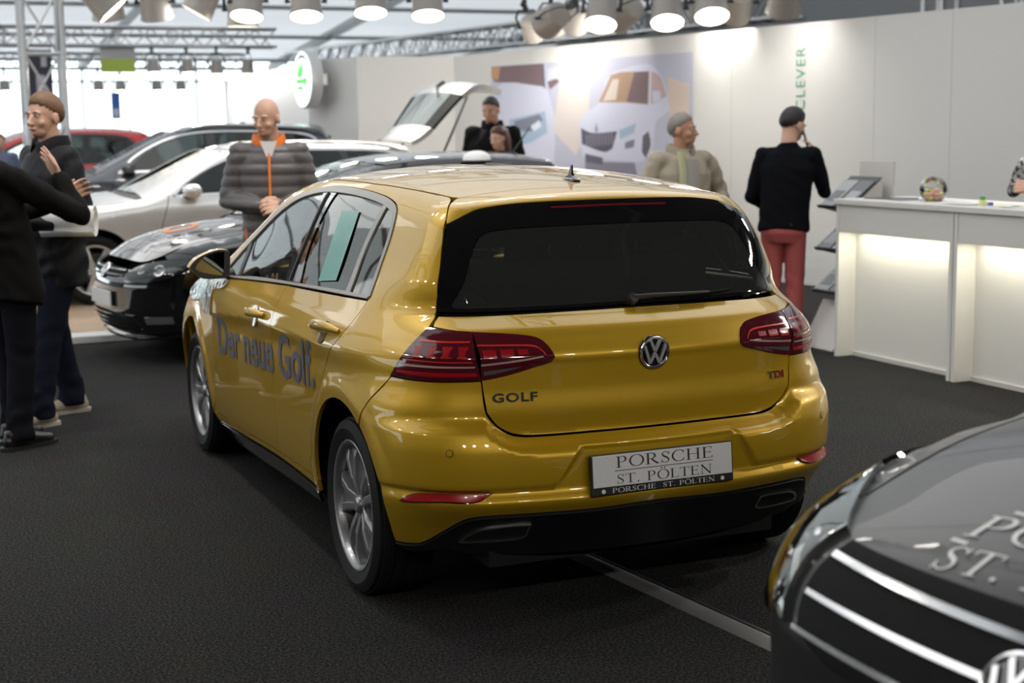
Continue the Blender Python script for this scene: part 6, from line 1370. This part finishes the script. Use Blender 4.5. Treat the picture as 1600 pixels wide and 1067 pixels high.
def props(MW):
    white = mat('counter_white', (.66, .65, .63), .4); edge = mat('counter_edge_grey', (.55, .54, .52), .45)
    ledm = mat('led_strip', (1, .97, .85), .5, emit=(1, .95, .74), estr=6)
    ends = [3.75, 2.50, 1.25, 0.0]
    for i in range(3):
        y1, y0 = ends[i], ends[i+1]
        U = thing('counter_unit', ('white counter unit with lit recess, leftmost, beside the brochure rack', 'white counter unit with lit recess, second from the brochure rack', 'white counter unit with lit recess, third from the brochure rack')[i], 'counter', (3.88, (y0+y1)/2, 0), 0, 'counter units')
        h = (y1 - y0)/2 - .004
        for s in (-1, 1):
            bm = bmesh.new(); box(bm, 0, .55, *sorted((s*h, s*(h - .035))), 0, 1.075); from_bm('side_panel', bm, white, U, False, .003)
        bm = bmesh.new(); box(bm, .004, .026, -h + .035, h - .035, .885, 1.075); from_bm('fascia', bm, white, U, False, .003)
        bm = bmesh.new(); box(bm, .150, .170, -h + .035, h - .035, .03, 1.075); from_bm('back_panel', bm, white, U)
        bm = bmesh.new(); box(bm, .026, .150, -h + .035, h - .035, .90, .915); from_bm('recess_top', bm, white, U)
        bm = bmesh.new(); box(bm, .135, .170, -h + .035, h - .035, 0, .03); from_bm('plinth', bm, edge, U)
        bm = bmesh.new(); box(bm, .050, .085, -h + .10, h - .10, .888, .900); from_bm('light_strip', bm, ledm, U)
        l = bpy.data.lights.new('recess_light', 'AREA'); l.shape = 'RECTANGLE'; l.size = .03; l.size_y = 2*h - .25; l.energy = 3.2; l.color = (1, .95, .74)
        o = bpy.data.objects.new('recess_light', l); COL.objects.link(o); o.location = (3.88 + .068, (y0+y1)/2, .884)
    bm = bmesh.new(); box(bm, 3.865, 4.50, -.01, 3.765, 1.077, 1.115); tag(from_bm('worktop', bm, white, None, False, .004), 'long white counter top running over the lit counter units', 'worktop')
    # things on the counter
    Jc = Vector((4.16, 3.05, 1.115)); R = .092; hole = Vector((-.62, -.50, .60)).normalized()
    bm = bmesh.new(); bmesh.ops.create_uvsphere(bm, u_segments=40, v_segments=28, radius=1)
    q = hole.to_track_quat('Z', 'Y').to_matrix().to_4x4()
    bmesh.ops.delete(bm, geom=[v for v in bm.verts if v.co.z > .86], context='VERTS')
    for v in bm.verts:
        c = q @ v.co; v.co = Vector((c.x*R, c.y*R, max(c.z*R, -.076) + .076))
    jar = from_bm('sweet_jar', bm, glass('jar_glass', (.90, .93, .90), 2.2), None, True, angle=80); jar.location = Jc; tag(jar, 'round glass jar of sweets with tilted mouth on the white counter', 'jar')
    bm = bmesh.new(); lathe(bm, [(.047 + .006*math.cos(t), .080 + .006*math.sin(t)) for t in np.linspace(0, 2*PI, 9)[:-1]], 30, Matrix.Translation((0, 0, .076)) @ q, True); from_bm('jar_rim', bm, glass('jar_rim_glass', (.80, .84, .81), 2.6), jar, True)
    cols = [mat('sweet_pink', (.75, .35, .33), .3), mat('sweet_yellow', (.80, .65, .15), .3), mat('sweet_orange', (.80, .42, .25), .3)]; k = 0; protos = {}
    for z, n, rr in ((.019, 8, .050), (.019, 1, 0), (.046, 6, .050), (.046, 1, .0), (.070, 3, .035)):
        for i in range(n):
            a = 2*PI*i/n + z*30; c = k % 3
            if c not in protos:
                bm = bmesh.new(); ball(bm, (0, 0, 0), (.0175, .0175, .0155), None, 12); protos[c] = o = from_bm('sweet', bm, cols[c], None, True)
            else: o = protos[c].copy(); COL.objects.link(o)
            o.location = Jc + Vector((rr*math.cos(a), rr*math.sin(a), z)); tag(o, ('pink', 'yellow', 'orange')[c] + ' wrapped sweet in the round glass jar', 'sweet', ('pink', 'yellow', 'orange')[c] + ' sweets in the glass jar'); k += 1
    paper = mat('leaflet_paper', (.72, .72, .70), .5); dk = mat('dark_brochure_cover', (.05, .05, .055), .25, 0, .5)
    def sheet(x, y, a, w, h, mt, lb, nm='leaflet', cat='leaflet', z=1.1155, t=.003, marks=()):
        T = tag(from_bm_box(nm, w, h, t, mt), lb, cat); T.location = (x, y, z); T.rotation_euler = (0, 0, a)
        for (mx, my, mw, mh, mm) in marks:
            m = from_bm_box('printed_panel', mw, mh, .0006, mm); m.parent = T; m.location = (mx, my, t)
        return T
    def from_bm_box(nm, w, h, t, mt):
        bm = bmesh.new(); box(bm, -w/2, w/2, -h/2, h/2, 0, t); return from_bm(nm, bm, mt)
    blue = mat('print_blue', (.10, .14, .45), .5); yel = mat('print_yellow', (.75, .60, .10), .5); grn = mat('print_green', (.10, .40, .12), .5); bk = mat('print_dark', (.04, .04, .05), .5)
    sheet(4.16, 3.50, .1, .22, .30, dk, 'dark brochure lying at the left end of the white counter', 'brochure', 'brochure', t=.006); sheet(4.12, 3.27, -.2, .20, .14, mat('grey_brochure', (.20, .20, .21), .3), 'flat grey leaflet between the dark brochure and the glass jar')
    sheet(4.08, 2.72, .3, .15, .21, paper, 'white leaflet just right of the glass jar', marks=((0, .03, .09, .05, bk),)); sheet(4.05, 2.60, -.2, .15, .21, paper, 'white leaflet between the jar and the green-capped bottle', marks=((0, .02, .10, .03, blue),), z=1.1190)
    sheet(4.05, 2.26, .25, .15, .21, paper, 'white leaflet with yellow bar right of the blue cap', marks=((0, .02, .10, .05, yel),)); sheet(4.07, 2.12, .45, .15, .21, paper, 'white leaflet with dark bars near the checked sleeve', marks=((0, .03, .10, .05, bk), (0, -.05, .10, .02, blue)), z=1.1190); sheet(4.02, 1.98, .1, .15, .21, paper, 'white leaflet at the right picture edge of the counter', marks=((0, .03, .11, .03, yel),))
    bt = thing('bottle', 'little yellow bottle with green cap lying among the leaflets', 'bottle', (4.06, 2.45, 1.1235))
    bm = bmesh.new(); lathe(bm, [(0, 0), (.024, 0), (.027, .012), (.022, .03), (.012, .036)], 18); from_bm('bottle_body', bm, mat('pale_yellow_plastic', (.72, .74, .30), .35), bt, True)
    bm = bmesh.new(); lathe(bm, [(.013, .034), (.017, .036), (.017, .056), (.011, .060), (0, .060)], 18); from_bm('cap', bm, grn, bt, True)
    bt.location.z = 1.1150
    bm = bmesh.new(); lathe(bm, [(0, 0), (.018, 0), (.018, .022), (.014, .025), (0, .025)], 18); o = from_bm('paint_pot', bm, blue, None, True); o.location = (4.03, 2.345, 1.115); tag(o, 'small blue pot between the green-capped bottle and the leaflets', 'pot')
    # ---- brochure rack with three sloping trays
    K = thing('brochure_rack', 'white zigzag brochure rack with dark sloping trays beside the counter', 'rack', (4.22, 4.10, 0), .0)
    pan = mat('rack_panel', (.58, .56, .54), .45); tray = mat('rack_tray_dark', (.06, .065, .065), .3, .3)
    bm = bmesh.new(); Mb = Matrix.Translation((.20, 0, 0)) @ Matrix.Rotation(math.radians(3), 4, 'Y'); box(bm, -.012, .012, -.20, .20, 0, 1.36, Mb); from_bm('back_board', bm, pan, K, False, .003)
    TR = []
    for i, zt in enumerate((1.25, .94, .63)):
        Mt = Matrix.Translation((.17 - .02*i, 0, zt)) @ Matrix.Rotation(math.radians(-38), 4, 'Y')
        bm = bmesh.new(); box(bm, -.36, 0, -.19, .19, -.008, 0, Mt); box(bm, -.365, -.357, -.19, .19, -.008, .022, Mt); from_bm('tray', bm, tray, K, False, .002); TR.append(Matrix.Translation((4.22, 4.10, 0)) @ Mt)
        bm = bmesh.new(); a = Mt @ Vector((-.355, 0, -.009)); b = Vector((.17, 0, zt - .30)); c = Mt @ Vector((-.03, 0, -.009)); d = Vector((.18, 0, zt - .06))
        pts = [(a.x, a.z), (c.x, c.z), (d.x, d.z), (b.x, b.z)]
        extrude_poly(bm, pts, -.185, .185, Matrix(((1, 0, 0, 0), (0, 0, -1, 0), (0, 1, 0, 0), (0, 0, 0, 1)))); from_bm('tray_support', bm, pan, K, False, .002)
    bm = bmesh.new(); extrude_poly(bm, [(-.24, 0), (.21, 0), (.19, .30), (-.06, .34)], -.19, .19, Matrix(((1, 0, 0, 0), (0, 0, -1, 0), (0, 1, 0, 0), (0, 0, 0, 1)))); from_bm('foot_panel', bm, pan, K, False, .003)
    gl = mat('glossy_dark_print', (.035, .038, .04), .08, 0, 1); gl2 = mat('glossy_grey_print', (.30, .31, .32), .12, 0, 1)
    for i, Mt in enumerate(TR):
        for j, y in enumerate((-.095, .095)):
            bm = bmesh.new(); box(bm, -.345, -.06, -.085, .085, .001, .012); o = from_bm('brochure', bm, (gl, gl2)[(i + j) % 2]); o.matrix_world = Mt @ Matrix.Translation((0, y, 0))
            tag(o, ('%s glossy brochure on the %s tray of the rack' % (('dark', 'grey')[(i + j) % 2], ('top', 'middle', 'lowest')[i])), 'brochure', 'brochures on the rack')
            bm = bmesh.new(); box(bm, -.30, -.18, -.06, .06, .012, .0126); from_bm('cover_print', bm, (gl2, gl)[(i + j) % 2], o)
    # ---- helmet-like dark bag behind the elbow on the rack: left out (hidden)
    # ---- poster on the wall
    PT = tag(flat_poly('poster', [(-8.95, .90), (-4.74, .90), (-4.74, 2.45), (-8.95, 2.465)], .006, mat('poster_print_lilac', (.50, .51, .62), .5), None, MW, False), 'large wall poster of a pale lilac car in two close views', 'poster')
    m = lambda n, c: mat(n, c, .5)
    lay = [('printed_glow', [(-7.3, 2.35), (-6.7, 2.40), (-6.75, 1.6), (-7.0, 1.3), (-7.5, 1.6)], .0066, m('print_warm', (.66, .60, .58)), True), ('printed_glow', [(-5.2, 2.2), (-4.80, 2.1), (-4.80, 1.4), (-5.1, 1.6)], .0066, m('print_peach', (.66, .54, .48)), True),
           ('printed_body', [(-8.94, 1.0), (-8.93, 2.10), (-8.645, 2.236), (-7.681, 2.154), (-7.557, 2.0), (-7.455, 1.717), (-7.497, 1.0)], .0072, m('print_car_white', (.60, .62, .76)), True), ('printed_windscreen', [(-8.945, 2.462), (-7.711, 2.452), (-7.681, 2.160), (-8.372, 2.237), (-8.843, 2.253), (-8.942, 2.331)], .0078, m('print_brown_glass', (.19, .13, .14)), False),
           ('printed_glow', [(-8.94, 2.455), (-8.72, 2.455), (-8.78, 2.27), (-8.94, 2.33)], .0084, m('print_sunset', (.55, .30, .16)), False), ('printed_pillar', [(-7.72, 2.45), (-7.69, 2.45), (-7.66, 2.14), (-7.69, 2.14)], .0084, m('print_dark_line', (.10, .12, .16)), False),
           ('printed_mirror', [(-7.604, 2.382), (-7.40, 2.392), (-7.36, 2.25), (-7.555, 2.19), (-7.618, 2.24)], .0078, m('print_mirror_white', (.58, .60, .76)), True), ('printed_mirror_base', [(-7.61, 2.22), (-7.40, 2.25), (-7.345, 2.21), (-7.555, 2.12)], .0084, m('print_brown_glass', (.19, .13, .14)), True),
           ('printed_headlamp', [(-8.52, 1.761), (-7.669, 1.851), (-7.619, 1.578), (-8.161, 1.436), (-8.505, 1.563)], .0078, m('print_lamp_blue', (.36, .47, .62)), True), ('printed_headlamp_core', [(-8.40, 1.735), (-7.80, 1.815), (-7.72, 1.74), (-8.00, 1.60), (-8.38, 1.64)], .0084, m('print_lamp_dark', (.20, .22, .29)), True),
           ('printed_lamp_spark', [(-8.02, 1.66), (-7.80, 1.74), (-7.76, 1.66), (-7.92, 1.60)], .009, m('print_lamp_light', (.70, .78, .86)), True),
           ('printed_body', [(-6.897, 1.711), (-6.76, 1.826), (-6.526, 1.917), (-6.296, 2.234), (-6.011, 2.317), (-5.508, 2.342), (-5.287, 2.198), (-5.185, 1.997), (-5.142, 1.816), (-5.405, 1.693), (-5.465, 1.326), (-5.707, 1.232), (-6.834, 1.279), (-6.917, 1.495)], .0072, m('print_car_white', (.60, .62, .76)), True),
           ('printed_windscreen', [(-6.51, 1.936), (-6.264, 2.252), (-6.074, 2.282), (-5.517, 2.27), (-5.539, 1.887), (-5.982, 1.924)], .0078, m('print_amber_glass', (.42, .28, .20)), False), ('printed_windscreen_shade', [(-5.80, 2.27), (-5.530, 2.268), (-5.552, 1.900), (-5.95, 1.93)], .0084, m('print_brown_glass', (.19, .13, .14)), False),
           ('printed_reflection', [(-6.42, 1.95), (-6.22, 2.20), (-6.10, 2.20), (-6.16, 1.96)], .0084, m('print_glint', (.66, .58, .52)), True), ('printed_side_window', [(-5.478, 2.268), (-5.316, 2.199), (-5.2, 1.979), (-5.405, 1.911), (-5.494, 1.895)], .0078, m('print_pink_glass', (.52, .38, .38)), True),
           ('printed_mirror', [(-5.464, 2.04), (-5.316, 2.045), (-5.302, 1.945), (-5.449, 1.912)], .009, m('print_mirror_white', (.58, .60, .76)), True), ('printed_grille', [(-6.881, 1.632), (-6.663, 1.572), (-6.142, 1.588), (-6.239, 1.379), (-6.401, 1.34), (-6.866, 1.436)], .0078, m('print_grille_dark', (.10, .09, .13)), True),
           ('printed_headlamp', [(-6.11, 1.597), (-5.767, 1.679), (-5.813, 1.567), (-6.079, 1.493)], .0078, m('print_lamp_blue', (.36, .47, .62)), True), ('printed_plate', [(-6.80, 1.319), (-6.435, 1.272), (-6.435, 1.186), (-6.795, 1.221)], .0078, m('print_plate_dark', (.12, .12, .15)), False), ('printed_fog_lamp', [(-5.985, 1.455), (-5.798, 1.493), (-5.814, 1.399), (-5.985, 1.38)], .0078, m('print_lamp_dark', (.20, .22, .29)), True),
           ('printed_wheel', [(-5.645, 1.529), (-5.539, 1.584), (-5.495, 1.437), (-5.585, 1.27), (-5.661, 1.344)], .0078, m('print_tyre', (.13, .12, .15)), True), ('printed_shadow', [(-6.801, 1.221), (-5.80, 1.218), (-5.75, 1.06), (-6.803, 1.08)], .0070, m('print_shadow', (.24, .23, .30)), True)]
    for nm, pts, lf, mt, smf in lay: flat_poly(nm, pts, lf, mt, PT, MW, smf)
    for i in range(9):
        x = -6.80 + .064*i + .03; z0 = 1.40 + .004*i; flat_poly('printed_grille_slat', [(x, z0), (x + .018, z0), (x + .020, z0 + .15), (x + .002, z0 + .15)], .0086, m('print_slat', (.33, .33, .40)), PT, MW, False)
    flat_poly('printed_badge', [(-6.60, 1.60), (-6.56, 1.70), (-6.52, 1.60), (-6.56, 1.565)], .0086, m('print_badge', (.30, .32, .42)), PT, MW)
    # ---- green word on the wall
    V, F_ = text2d('CLEVER', 1, 0., 1.16); V = fit2d(V, .632, .132)
    Mt = MW @ Matrix.Translation((-2.972, 1.778, .004)) @ Matrix.Rotation(PI/2, 4, 'Z')
    tag(letters('wall_lettering', V, F_, Mt, mat('green_lettering', (.03, .30, .16), .5), None), 'green upright word on the white wall above the person on the phone', 'lettering')
    # ---- round sign with the green winged arrow
    c = Vector((3.62, 15.9, 2.37)); n = Vector((-.9982, -.06, 0)); q = n.to_track_quat('Z', 'Y').to_matrix().to_4x4()
    up = Vector((0, 0, 1)); x = up.cross(n); MS = Matrix(((x.x, up.x, n.x, c.x), (x.y, up.y, n.y, c.y), (x.z, up.z, n.z, c.z), (0, 0, 0, 1)))
    SG = thing('round_sign', 'round light-up disc sign with green arrow on the white wall end', 'sign', (0, 0, 0)); lit = mat('sign_white_glow', (.9, .95, .95), .4, emit=(.85, 1, .97), estr=1.6); gr = mat('sign_green', (.05, .50, .06), .4, emit=(.10, .75, .08), estr=.55)
    bm = bmesh.new(); box(bm, -.08, .08, -.08, .08, -.12, .06, MS); from_bm('sign_bracket', bm, STEEL, SG)
    bm = bmesh.new(); lathe(bm, [(0, .05), (.40, .05), (.41, .07), (.41, .20), (.385, .22), (0, .22)], 56, MS); from_bm('sign_body', bm, mat('sign_grey_rim', (.55, .56, .57), .35, .3), SG, True)
    bm = bmesh.new(); lathe(bm, [(.345, .222), (.385, .222), (.385, .226), (.345, .226)], 56, MS, True); from_bm('outer_ring', bm, lit, SG)
    bm = bmesh.new(); lathe(bm, [(.300, .222), (.345, .222), (.345, .228), (.300, .228)], 56, MS, True); from_bm('black_ring', bm, GLOSS_BLACK, SG)
    bm = bmesh.new(); lathe(bm, [(0, .226), (.300, .226), (.300, .222)], 56, MS); from_bm('sign_face', bm, lit, SG)
    for pts in ([(-.24, -.06), (.10, -.06), (.10, -.13), (.24, -.02), (.10, .07), (.10, .01), (-.24, .01)], [(-.20, .03), (.02, .03), (.10, .23), (.04, .25), (-.04, .14), (-.08, .22), (-.14, .20), (-.15, .10), (-.20, .14)], [(-.22, -.09), (.04, -.09), (.02, -.15), (-.18, -.15)]):
        bm = bmesh.new(); extrude_poly(bm, smooth_poly(pts, .03, True, 30), .224, .2325, MS); from_bm('winged_arrow', bm, gr, SG)
    # ---- floor cable cover
    Kc = thing('cable_cover', 'flat grey aluminium cable cover strip running under the yellow car', 'cable cover', (0, 0, 0)); a = Vector((-.02, .75, 0)); b = Vector((.27, -2.05, 0)); d = (b - a).normalized(); s = Vector((-d.y, d.x, 0))
    mt = mat('cable_cover_metal', (.30, .30, .30), .42, .6)
    bm = bmesh.new(); prof = [(-.045, .0005), (-.030, .009), (-.012, .013), (.012, .013), (.030, .009), (.045, .0005)]
    ra = [bm.verts.new(a + s*u + Vector((0, 0, z))) for u, z in prof]; rb = [bm.verts.new(b + s*u + Vector((0, 0, z))) for u, z in prof]
    for i in range(5): bm.faces.new((ra[i], ra[i+1], rb[i+1], rb[i]))
    bm.faces.new(ra[::-1]); bm.faces.new(rb); from_bm('cover_profile', bm, mt, Kc, True, angle=20)
    bm = bmesh.new(); tube(bm, [a + s*.052 + Vector((0, 0, .004)), b + s*.052 + Vector((0, 0, .004))], .004, 8); from_bm('edge_bead', bm, STEEL, Kc, True)
    bm = bmesh.new(); tube(bm, [(.10, .06, .004), (.23, .005, .004)], .0045, 8); tag(from_bm('metal_clip', bm, STEEL, None, True), 'short thin metal strip on the carpet beside the cable cover', 'strip')
    # ---- banners hung in the bright hall end
    def banner(nm, lb, x, y, w, z0, z1, mt, zt, extra=()):
        B_ = thing(nm, lb, 'banner', (x, y, 0))
        bm = bmesh.new(); box(bm, -w/2, w/2, -.012, .012, z0, z1); from_bm('banner_cloth', bm, mt, B_)
        bm = bmesh.new(); tube(bm, [(-w/2 + .02, 0, z1), (-w/2 + .02, 0, zt)], .006, 6); tube(bm, [(w/2 - .02, 0, z1), (w/2 - .02, 0, zt)], .006, 6); tube(bm, [(-w/2, 0, z1), (w/2, 0, z1)], .016, 8); from_bm('hanger', bm, STEEL, B_)
        for (p, q_, r, t, m_) in extra:
            bm = bmesh.new(); box(bm, p, q_, -.016, -.0121, r, t); from_bm('printed_block', bm, m_, B_)
    banner('hanging_banner', 'dark banner hanging behind the truss tower', .72, 24.28, .43, 2.28, 3.20, mat('banner_dark', (.05, .05, .07), .7), 3.30, ((-.08, .08, 2.4, 2.75, mat('banner_print', (.5, .5, .55), .7)), (.02, .12, 2.9, 3.1, mat('banner_print', (.5, .5, .55), .7))))
    banner('hanging_banner', 'yellow-green sign hanging beneath the far truss', 2.14, 24.28, .64, 2.80, 3.24, mat('banner_grey', (.45, .45, .44), .7), 3.30, ((-.31, .31, 2.80, 3.05, mat('banner_lime', (.42, .55, .10), .7)),))
    banner('hanging_banner', 'narrow blue banner far back in the bright hall end', 2.32, 26.0, .17, 1.95, 2.46, mat('banner_blue', (.05, .16, .55), .7), 4.2, ((-.05, .05, 2.0, 2.15, mat('banner_print_white', (.7, .7, .75), .7)),))
    # ---- white dome on the black car's roof
    D = thing('roof_sign', 'white dome-shaped sign on the roof of the black small hatchback', 'sign', (2.03, 5.90, 1.395))
    bm = bmesh.new(); lathe(bm, [(1, -.02), (1, .0), (.97, .30), (.85, .62), (.60, .86), (.3, .97), (0, 1)], 32, Matrix.Diagonal((.115, .09, .075, 1))); from_bm('dome', bm, mat('white_plastic', (.85, .85, .86), .35), D, True)
    bm = bmesh.new(); lathe(bm, [(0, -.02), (1.02, -.02), (1.05, -.01), (1.02, 0)], 32, Matrix.Diagonal((.115, .09, 1, 1))); from_bm('magnetic_base', bm, SATIN_BLACK, D, True)
    # ---- two far cars: the same supermini in other colours
    src = [o for o in COL.objects if o.parent is None and o.get('category') == 'car' and 'black small' in o.get('label', '')][0]
    for lb, loc, yw, sc, col in (('red car far back between the truss tower and the hall glazing', (1.25, 19.3, 0), 96, 1.2, mat('red_car_paint', (.55, .02, .015), .12, 0, 1)), ('dark blue car far back at the left edge, behind the red car', (-.9, 23.6, 0), 95, 1.16, mat('blue_car_paint', (.015, .03, .12), .12, 0, 1))):
        r = copy_thing(src, loc, (0, 0, math.radians(yw)), lb); r.scale = (sc, sc, sc)
        todo = [o for o in COL.objects if o.parent == r]
        for o in todo: 
            for sl in o.material_slots:
                if sl.material == BLACK_PAINT: sl.link = 'OBJECT'; sl.material = col
        for o in todo:
            if o.name.startswith('bonnet_'): bpy.data.objects.remove(o)
MW = structure(); trusses(); lights(); build_golf(); other_cars(); people(); props(MW)
